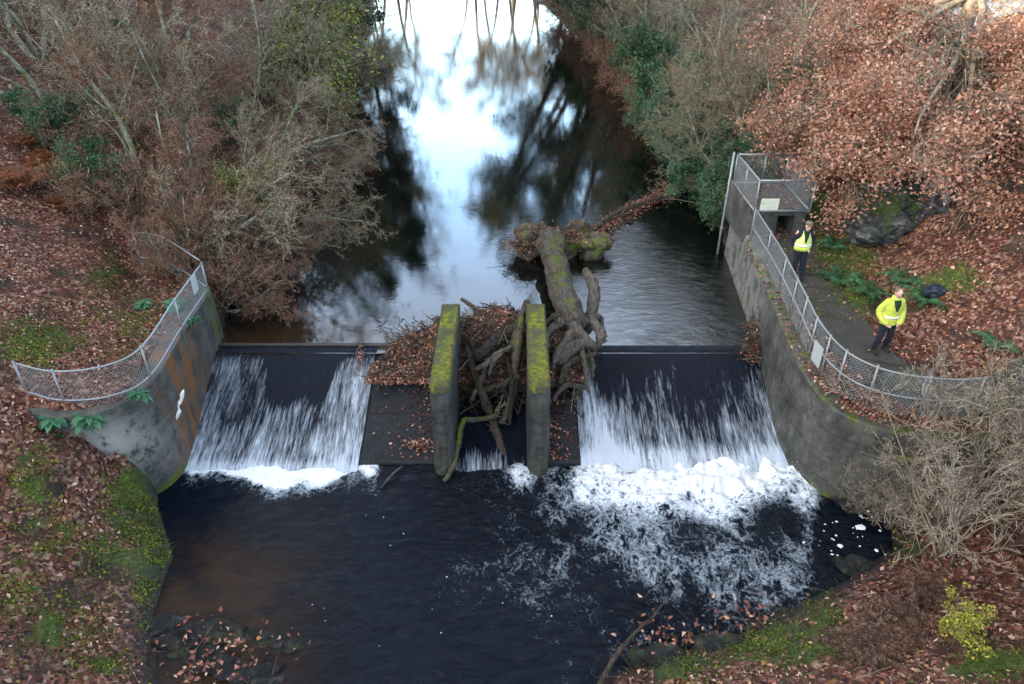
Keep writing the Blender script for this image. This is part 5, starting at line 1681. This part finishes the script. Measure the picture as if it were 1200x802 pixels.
BO = frond_mesh(3, 80, .9, M['bracken'], 1.0, 'bracken', leafl=.07, spread=2.0, pairs=20, wid=.25, up=1.3)
BD = frond_mesh(4, 170, .95, M['bracken_dark'], 1.75, 'bracken', leafl=.055, spread=.8, up=2.3, pairs=24, wid=.20)
FG = frond_mesh(5, 14, .6, M['green'], .7, 'fern', spread=.2)
FY = frond_mesh(6, 7, .62, M['fernleaf'], .55, 'fern', leafl=.12, spread=.15)
for i, (px, py, z, s, lb) in enumerate([(10, 215, 3.9, 1.3, 'orange dead bracken at the very edge of the leafy slope'), (45, 190, 4.2, 1.1, 'orange dead bracken clump in the leaf carpet'), (28, 165, 4.6, 1.0, 'orange dead bracken above the other clumps'),
                                        (112, 125, 4.6, 1.1, 'rust red bracken under the bare twigs'), (170, 158, 3.6, 1.0, 'rust red bracken around the forked tree foot'), (68, 238, 3.3, .9, 'low orange bracken nearest the fence'), (215, 160, 3.2, .9, 'rusty bracken patch between bare stems'), (310, 165, 2.2, .8, 'rusty bracken close to the river under hanging twigs')]):
    q = ground_px(px, py)
    o = obj('bracken', BO, None, q); o.scale = (s, s, s); o.rotation_euler = (0, 0, i * 1.1)
    tag(o, lb, 'bracken', 'bracken on the wooded slope')


for i, (px, py, s, lb) in enumerate([(1045, 745, 1.0, 'big mound of dark brown dead bracken beside the pool'), (1015, 770, .75, 'lower part of dead bracken spilling to the lower edge'), (1085, 700, .7, 'dead bracken behind the big mound'), (980, 575, .35, 'small rusty bracken at the wall end corner'), (1185, 640, .7, 'dead bracken at the edge under the tan shrubs'), (1175, 560, .6, 'dead bracken up the slope behind the tan shrubs')]):
    q = ground_px(px, py)
    o = obj('bracken', BD, None, q); o.scale = (s, s, s); o.rotation_euler = (0, 0, i * 1.7)
    tag(o, lb, 'bracken', 'dead bracken of the near bank')
for i, (px, py, s, lb) in enumerate([(1085, 352, 1.1, 'dark green fern behind the man in the yellow jacket'), (985, 330, 1.0, 'green fern on the mossy slope between the two men'), (1020, 345, .9, 'green fern just left of the man in yellow'), (1060, 330, 1.0, 'green fern uphill of the man in yellow'), (975, 290, .9, 'green fern next to the man in the cap'), (1150, 480, .9, 'green fern behind the tan shrubs'), (1170, 400, .9, 'green fern half hidden by tan twigs')]):
    q = ground_px(px, py)
    s *= 1.5; o = obj('fern', FG, None, q); o.scale = (s, s, s); o.rotation_euler = (0, 0, i * 1.7)
    tag(o, lb, 'fern', 'green ferns of the walkway slope')
q = ground_px(1034, 572)
o = obj('fern', FY, None, q); o.rotation_euler = (.2, 0, .5); o.scale = (1.3,) * 3
tag(o, 'single yellow green fern at the foot of the curved wall end', 'fern')
mk('yellowbush', 83, 1.0, .014, cfg_bare(kids=(7, 5, 4, 4), first=1, rmin=.004, levels=2, thick=0), M['bark_tan'], M['twig_tan'], stems=8, spread=.6, leaf=(5, .05, (.05, .11), M['yellow']))
q = ground_px(1128, 745)
plant('yellowbush', 'yellow_bush', q.x, q.y, 'bright yellow green leafy bush beside the dead bracken mound', 'bush', .72, 0, (0, 0))
q = ground_px(82, 218)
plant('yellowbush', 'yellow_bush', q.x, q.y, 'small bush with pale yellow leaves in the leaf carpet of the slope', 'bush', .9, 2, (0, 0))

# plastic tube, blue drum
q = ground_px(97, 48)
mb = MB(); mb.tube([q + Vector((0, 0, -.1)), q + Vector((.02, 0, .5)), q + Vector((.03, 0, 1.1))], [.13, .13, .12], 12)
tag(mb.build('tree_guard', M['guard'], None, True), 'pale plastic tree guard tube among bare trees high on the slope', 'tree guard')
q = ground_px(1094, 345)
rock('bag', 'crumpled dark blue bag lying among ferns uphill of the man in yellow', q + Vector((0, 0, .1)), (.34, .26, .22), 77, M['blue'], 'bag', None, 4, 0, .4, .6)


# ------------------------------------------------------------------ people
def limb(mb, pts, rad, k=12, sq=1):
    line = crom(pts, 4); rd = np.interp(np.linspace(0, len(pts) - 1, len(line)), range(len(pts)), rad)
    mb.tube(line, list(rd), k, sq)
    for p, r_ in ((line[0], rd[0]), (line[-1], rd[-1])): mb.ell(p, (r_, r_, r_), 10, 8)


def person(label, loc, rz, pose, group=None):
    t = thing('person', label, 'person', loc, rz)
    hd = Vector(pose['head'])
    hy = pose.get('nod', 0)
    b = MB()
    b.ell(hd, (.078, .098, .118), 16, 12); b.ell(hd + Vector((0, -.02, -.065)), (.060, .070, .065), 12, 8)
    fd = Vector((math.sin(pose.get('turn', 0)), -math.cos(pose.get('turn', 0)), -hy)).normalized()
    sd = Vector((-fd.y, fd.x, 0)).normalized()
    b.ell(hd + fd * .105 + Vector((0, 0, -.015)), (.016, .022, .026), 8, 6)
    for s in (-1, 1): b.ell(hd + sd * s * .082 + Vector((0, .01, -.01)), (.014, .022, .034), 8, 6)
    limb(b, [hd + Vector((0, .02, -.06)), hd + Vector((0, .03, -.16)), (0, .02, 1.40)], [.058, .056, .07])
    b.rings([(0, 0, .86, .16, .11), (0, 0, 1.0, .155, .105), (0, 0, 1.15, .15, .10), (0, 0, 1.3, .175, .11), (0, 0, 1.40, .17, .09), (0, 0, 1.46, .09, .06)], 16)
    for arm in pose['arms']:
        limb(b, arm, [.055, .045, .036, .03])
        hnd = Vector(arm[-1]); dv = (hnd - Vector(arm[-2])).normalized()
        b.ell(hnd + dv * .05, (.04, .03, .05), 10, 8)
        pn = dv.cross(Vector((0, 1, 0))).normalized()
        for q in range(4):
            o_ = hnd + dv * .08 + pn * (q - 1.5) * .019
            limb(b, [o_, o_ + dv * .035, o_ + dv * (.055 + .008 * (q in (1, 2))) + Vector((0, -.012, 0))], [.0095, .009, .008], 7)
        limb(b, [hnd + dv * .03 - pn * .03, hnd + dv * .06 - pn * .05, hnd + dv * .08 - pn * .05], [.011, .010, .009], 7)
    for leg in pose['legs']: limb(b, leg, [.085, .055, .04])
    fuse(b, 'body', M['skin'], .013, t, 3)
    # eyes and mouth
    for s in (-1, 1):
        e = MB(); e.ell(hd + fd * .088 + sd * s * .032 + Vector((0, 0, .012)), (.012, .010, .008), 8, 6); e.build('eye', M['black'], t, True)
    e = MB(); e.ell(hd + fd * .088 + Vector((0, 0, -.062)), (.024, .012, .007), 8, 6); e.build('mouth', M['rust'], t, True)
    # trousers
    tr = MB()
    tr.rings([(0, 0, .80, .175, .125), (0, 0, .92, .185, .13), (0, 0, 1.02, .175, .12)], 16)
    for leg in pose['legs']:
        l2 = [Vector(q) for q in leg]
        limb(tr, [l2[0] + Vector((0, 0, .02)), l2[1], l2[2] + Vector((0, 0, .06))], [.105, .078, .068])
    fuse(tr, 'trousers', M['navy'], .016, t, 3)
    for leg in pose['legs']:
        a = Vector(leg[-1])
        bo = MB(); bo.ell((a.x, a.y - .06, .045), (.05, .145, .05), 12, 8); limb(bo, [(a.x, a.y, .05), (a.x, a.y, .18)], [.055, .06])
        bo.box((a.x, a.y - .06, .014), (.085, .26, .026))
        bo.build('boot', M['boot'], t, True)
    # jacket with sleeves
    jk = MB()
    jk.rings([(0, 0, z, a, bb) for z, a, bb in pose['jacket']], 20)
    for arm in pose['arms']:
        a2 = [Vector(q) for q in arm]
        limb(jk, [a2[0] + Vector((-.04 if a2[0].x > 0 else .04, 0, .01)), a2[1], a2[2], a2[3] if len(a2) > 3 else a2[2]], pose['sleeve'])
    cr_ = Vector((0, .02, 1.475)); jk.rings([(0, .02, 1.40, .12, .10), (0, .02, 1.50, .085, .085), (0, .02, 1.535, .08, .08)], 14)
    o = fuse(jk, 'jacket', pose['jacket_mat'], .014, t, 3)
    return t, hd


def bib(t, name, mat, profile, front, k=9, off=.012):
    """cloth panel following the chest; profile rows (z, half width), front(z, x) -> y"""
    v = []; f = []
    for (z, w) in profile:
        for j in range(k):
            x = (j / (k - 1) * 2 - 1) * w
            v.append((x, front(z, x) - off, z))
    n = len(profile)
    for i in range(n - 1):
        for j in range(k - 1): f.append((i * k + j, i * k + j + 1, (i + 1) * k + j + 1, (i + 1) * k + j))
    b = len(v)
    v += [(x, y + .02, z) for (x, y, z) in v]
    f += [tuple(q + b for q in reversed(ff)) for ff in f]
    for i in range(n - 1):
        for j in (0, k - 1):
            a0, a1 = i * k + j, (i + 1) * k + j
            f.append((a0, a1, a1 + b, a0 + b) if j == 0 else (a1, a0, a0 + b, a1 + b))
    return obj(name, py_mesh(name, v, f, mat, True), t)


def ellfront(prof, pad=.006):
    zs = [p[0] for p in prof]; A_ = [p[1] for p in prof]; B_ = [p[2] for p in prof]
    def fn(z, x):
        a = np.interp(z, zs, A_); b = np.interp(z, zs, B_)
        return -(b + pad) * math.sqrt(max(0.02, 1 - (x / a) ** 2))
    return fn


def band(t, name, mat, prof, z0, z1, pad=.012, k=24, xlim=None):
    zs = [p[0] for p in prof]; A_ = [p[1] for p in prof]; B_ = [p[2] for p in prof]
    mb = MB()
    v = []; f = []
    for z in (z0, z1):
        a = np.interp(z, zs, A_) + pad; b = np.interp(z, zs, B_) + pad
        for e in (0, .012):
            for j in range(k): v.append(((a - e) * math.cos(2 * math.pi * j / k), (b - e) * math.sin(2 * math.pi * j / k), z))
    for j in range(k):
        j2 = (j + 1) % k
        f += [(j, j2, 2 * k + j2, 2 * k + j), (k + j2, k + j, 3 * k + j, 3 * k + j2), (2 * k + j, 2 * k + j2, 3 * k + j2, 3 * k + j), (j2, j, k + j, k + j2)]
    mb.add(v, f)
    return mb.build(name, mat, t, True)


# man in the yellow jacket
JK = [(.80, .225, .165), (.95, .225, .165), (1.1, .22, .16), (1.25, .23, .16), (1.36, .225, .14), (1.43, .18, .115), (1.48, .10, .09)]
pm = P(1029, 417, 1.42)
pose = dict(head=(.01, -.03, 1.64), turn=-.35, nod=.05,
            arms=[[(-.20, 0, 1.39), (-.30, .05, 1.13), (-.235, -.10, .93), (-.17, -.15, .88)], [(.20, 0, 1.39), (.30, .05, 1.13), (.235, -.10, .93), (.17, -.15, .88)]],
            legs=[[(-.10, 0, .88), (-.15, -.06, .48), (-.20, -.03, .08)], [(.10, 0, .88), (.13, -.02, .48), (.14, .06, .08)]],
            jacket=JK, sleeve=[.085, .078, .07, .06], jacket_mat=M['hivis'])
t, hd = person('man in a bright yellow hi vis jacket standing hands in pockets on the walkway', (pm.x, pm.y, H(pm.x, pm.y) + .02), .1, pose)
bib(t, 'sweater', M['dgreen'], [(1.20, .012), (1.28, .045), (1.36, .075), (1.43, .085), (1.47, .075)], ellfront(JK), off=.016)
band(t, 'reflective_band', M['silver'], JK, 1.00, 1.05)
hb = MB(); hb.ell(hd + Vector((0, .022, .04)), (.084, .092, .088), 14, 10); o = hb.build('hair', M['hair'], t, True)

# man in cap and vest
VJ = [(.84, .205, .15), (.95, .21, .15), (1.1, .205, .145), (1.25, .215, .145), (1.36, .21, .13), (1.43, .165, .105), (1.48, .10, .085)]
pm = P(932, 326, 1.76)
pose = dict(head=(.015, -.08, 1.61), turn=.1, nod=.35,
            arms=[[(-.19, 0, 1.39), (-.27, .07, 1.12), (-.20, .08, .92), (-.12, .12, .90)], [(.19, 0, 1.39), (.27, .07, 1.12), (.20, -.02, .92), (.16, -.12, .90)]],
            legs=[[(-.09, 0, .88), (-.10, -.03, .48), (-.11, -.01, .08)], [(.09, 0, .88), (.09, -.05, .48), (.10, -.10, .08)]],
            jacket=VJ, sleeve=[.075, .068, .06, .05], jacket_mat=M['navy'])
t, hd = person('man in a tweed cap and yellow hi vis vest over dark clothes looking down', (pm.x, pm.y, H(pm.x, pm.y) + .02), -.05, pose)
VV = [(z, a + .012, b + .012) for z, a, b in VJ]
vb = MB(); vb.rings([(0, 0, z, a, b) for z, a, b in [(.86, .222, .167), (.95, .225, .167), (1.1, .22, .16), (1.25, .20, .158), (1.36, .17, .145), (1.44, .13, .115), (1.455, .12, .10)]], 24)
vest = vb.build('vest', M['hivis_pale'], t, True)
bib(t, 'vest_opening', M['dgreen'], [(1.12, .012), (1.22, .035), (1.33, .06), (1.42, .085), (1.47, .08)], ellfront([(1.1, .22, .16), (1.25, .20, .158), (1.36, .17, .145), (1.48, .12, .11)]), off=.014)
band(t, 'hem_panel', M['hivis'], [(.86, .222, .167), (.95, .225, .167), (1.1, .22, .16)], .865, .97, .010)
band(t, 'reflective_band', M['silver'], [(.95, .225, .167), (1.1, .22, .16)], 1.0, 1.05, .012)
cb = MB(); cb.ell(hd + Vector((0, .005, .075)), (.112, .128, .062), 16, 10); cb.ell(hd + Vector((0, -.10, .045)), (.085, .075, .018), 12, 6); cb.build('cap', M['cap'], t, True)
hb = MB(); hb.ell(hd + Vector((0, .03, .01)), (.083, .085, .085), 14, 10); hb.build('hair', M['hair'], t, True)

# ------------------------------------------------------------------ light
SUN_EL = 15.0
sd = Vector((-1, -.55, 0)).normalized()
sdir = Vector((sd.x * math.cos(R(SUN_EL)), sd.y * math.cos(R(SUN_EL)), math.sin(R(SUN_EL))))
sl = bpy.data.lights.new('sun', 'SUN'); sl.energy = 2.4; sl.angle = R(.5); sl.color = (1, .86, .68)
so = link(bpy.data.objects.new('sun', sl))
so.rotation_euler = (-sdir).to_track_quat('-Z', 'Y').to_euler()
so.location = (-60, -40, 60)
w = bpy.data.worlds.new('World'); scene.world = w; w.use_nodes = True
nt = w.node_tree; nt.nodes.clear()
out = nt.nodes.new('ShaderNodeOutputWorld'); bg = nt.nodes.new('ShaderNodeBackground'); sk = nt.nodes.new('ShaderNodeTexSky')
sk.sky_type = 'NISHITA'; sk.sun_disc = False; sk.sun_elevation = R(SUN_EL); sk.sun_rotation = math.atan2(sdir.x, sdir.y)
sk.altitude = 100; sk.air_density = 1.0; sk.dust_density = 1.5; sk.ozone_density = 1.2
tcw = nt.nodes.new('ShaderNodeTexCoord'); sxyz = nt.nodes.new('ShaderNodeSeparateXYZ'); nt.links.new(tcw.outputs['Generated'], sxyz.inputs[0])
mpw = nt.nodes.new('ShaderNodeMapping'); mpw.inputs['Scale'].default_value = (1, 1, 2.6); nt.links.new(tcw.outputs['Generated'], mpw.inputs[0])
cl = noise(nt, mpw.outputs[0], 2.4, 6, .6, .3)
ym = nd(nt, 'ShaderNodeMapRange', interpolation_type='SMOOTHSTEP'); ym.inputs[1].default_value = .2; ym.inputs[2].default_value = .9; nt.links.new(sxyz.outputs[1], ym.inputs[0])
zm = ramp(nt, sxyz.outputs[2], [(.0, g(.2)), (.12, g(.55)), (.28, g(1)), (.5, g(.75)), (.8, g(.15))])
km = mth(nt, 'MULTIPLY', mth(nt, 'MULTIPLY', ym.outputs[0], zm), ramp(nt, cl, [(.3, g(.45)), (.65, g(1))]))
vm = nt.nodes.new('ShaderNodeVectorMath'); vm.operation = 'SCALE'; nt.links.new(sk.outputs[0], vm.inputs[0]); nt.links.new(mth(nt, 'ADD', 1.0, mth(nt, 'MULTIPLY', km, .95)), vm.inputs['Scale'])
bw = nt.nodes.new('ShaderNodeRGBToBW'); bw = nt.nodes.new('ShaderNodeRGBToBW'); nt.links.new(vm.outputs[0], bw.inputs[0])
tint = nt.nodes.new('ShaderNodeVectorMath'); tint.operation = 'SCALE'; tint.inputs[0].default_value = (1.10, 1.0, .86); nt.links.new(bw.outputs[0], tint.inputs['Scale'])
nt.links.new(mix(nt, ramp(nt, sxyz.outputs[2], [(.38, g(0)), (.62, g(.75))]), vm.outputs[0], tint.outputs[0]), bg.inputs[0]); bg.inputs[1].default_value = .15
nt.links.new(bg.outputs[0], out.inputs[0])
vs = scene.view_settings
vs.view_transform = 'Standard'; vs.look = 'None'; vs.gamma = 1; vs.use_curve_mapping = False
vs.exposure = 3.05
scene.cycles.use_denoising = True
scene.cycles.denoiser = 'OPENIMAGEDENOISE'
scene.cycles.denoising_input_passes = 'RGB_ALBEDO_NORMAL'
scene.cycles.denoising_prefilter = 'ACCURATE'
scene.cycles.max_bounces = 5
scene.cycles.diffuse_bounces = 1
scene.cycles.glossy_bounces = 3
scene.cycles.transmission_bounces = 2
scene.cycles.transparent_max_bounces = 4
scene.cycles.sample_clamp_indirect = 6
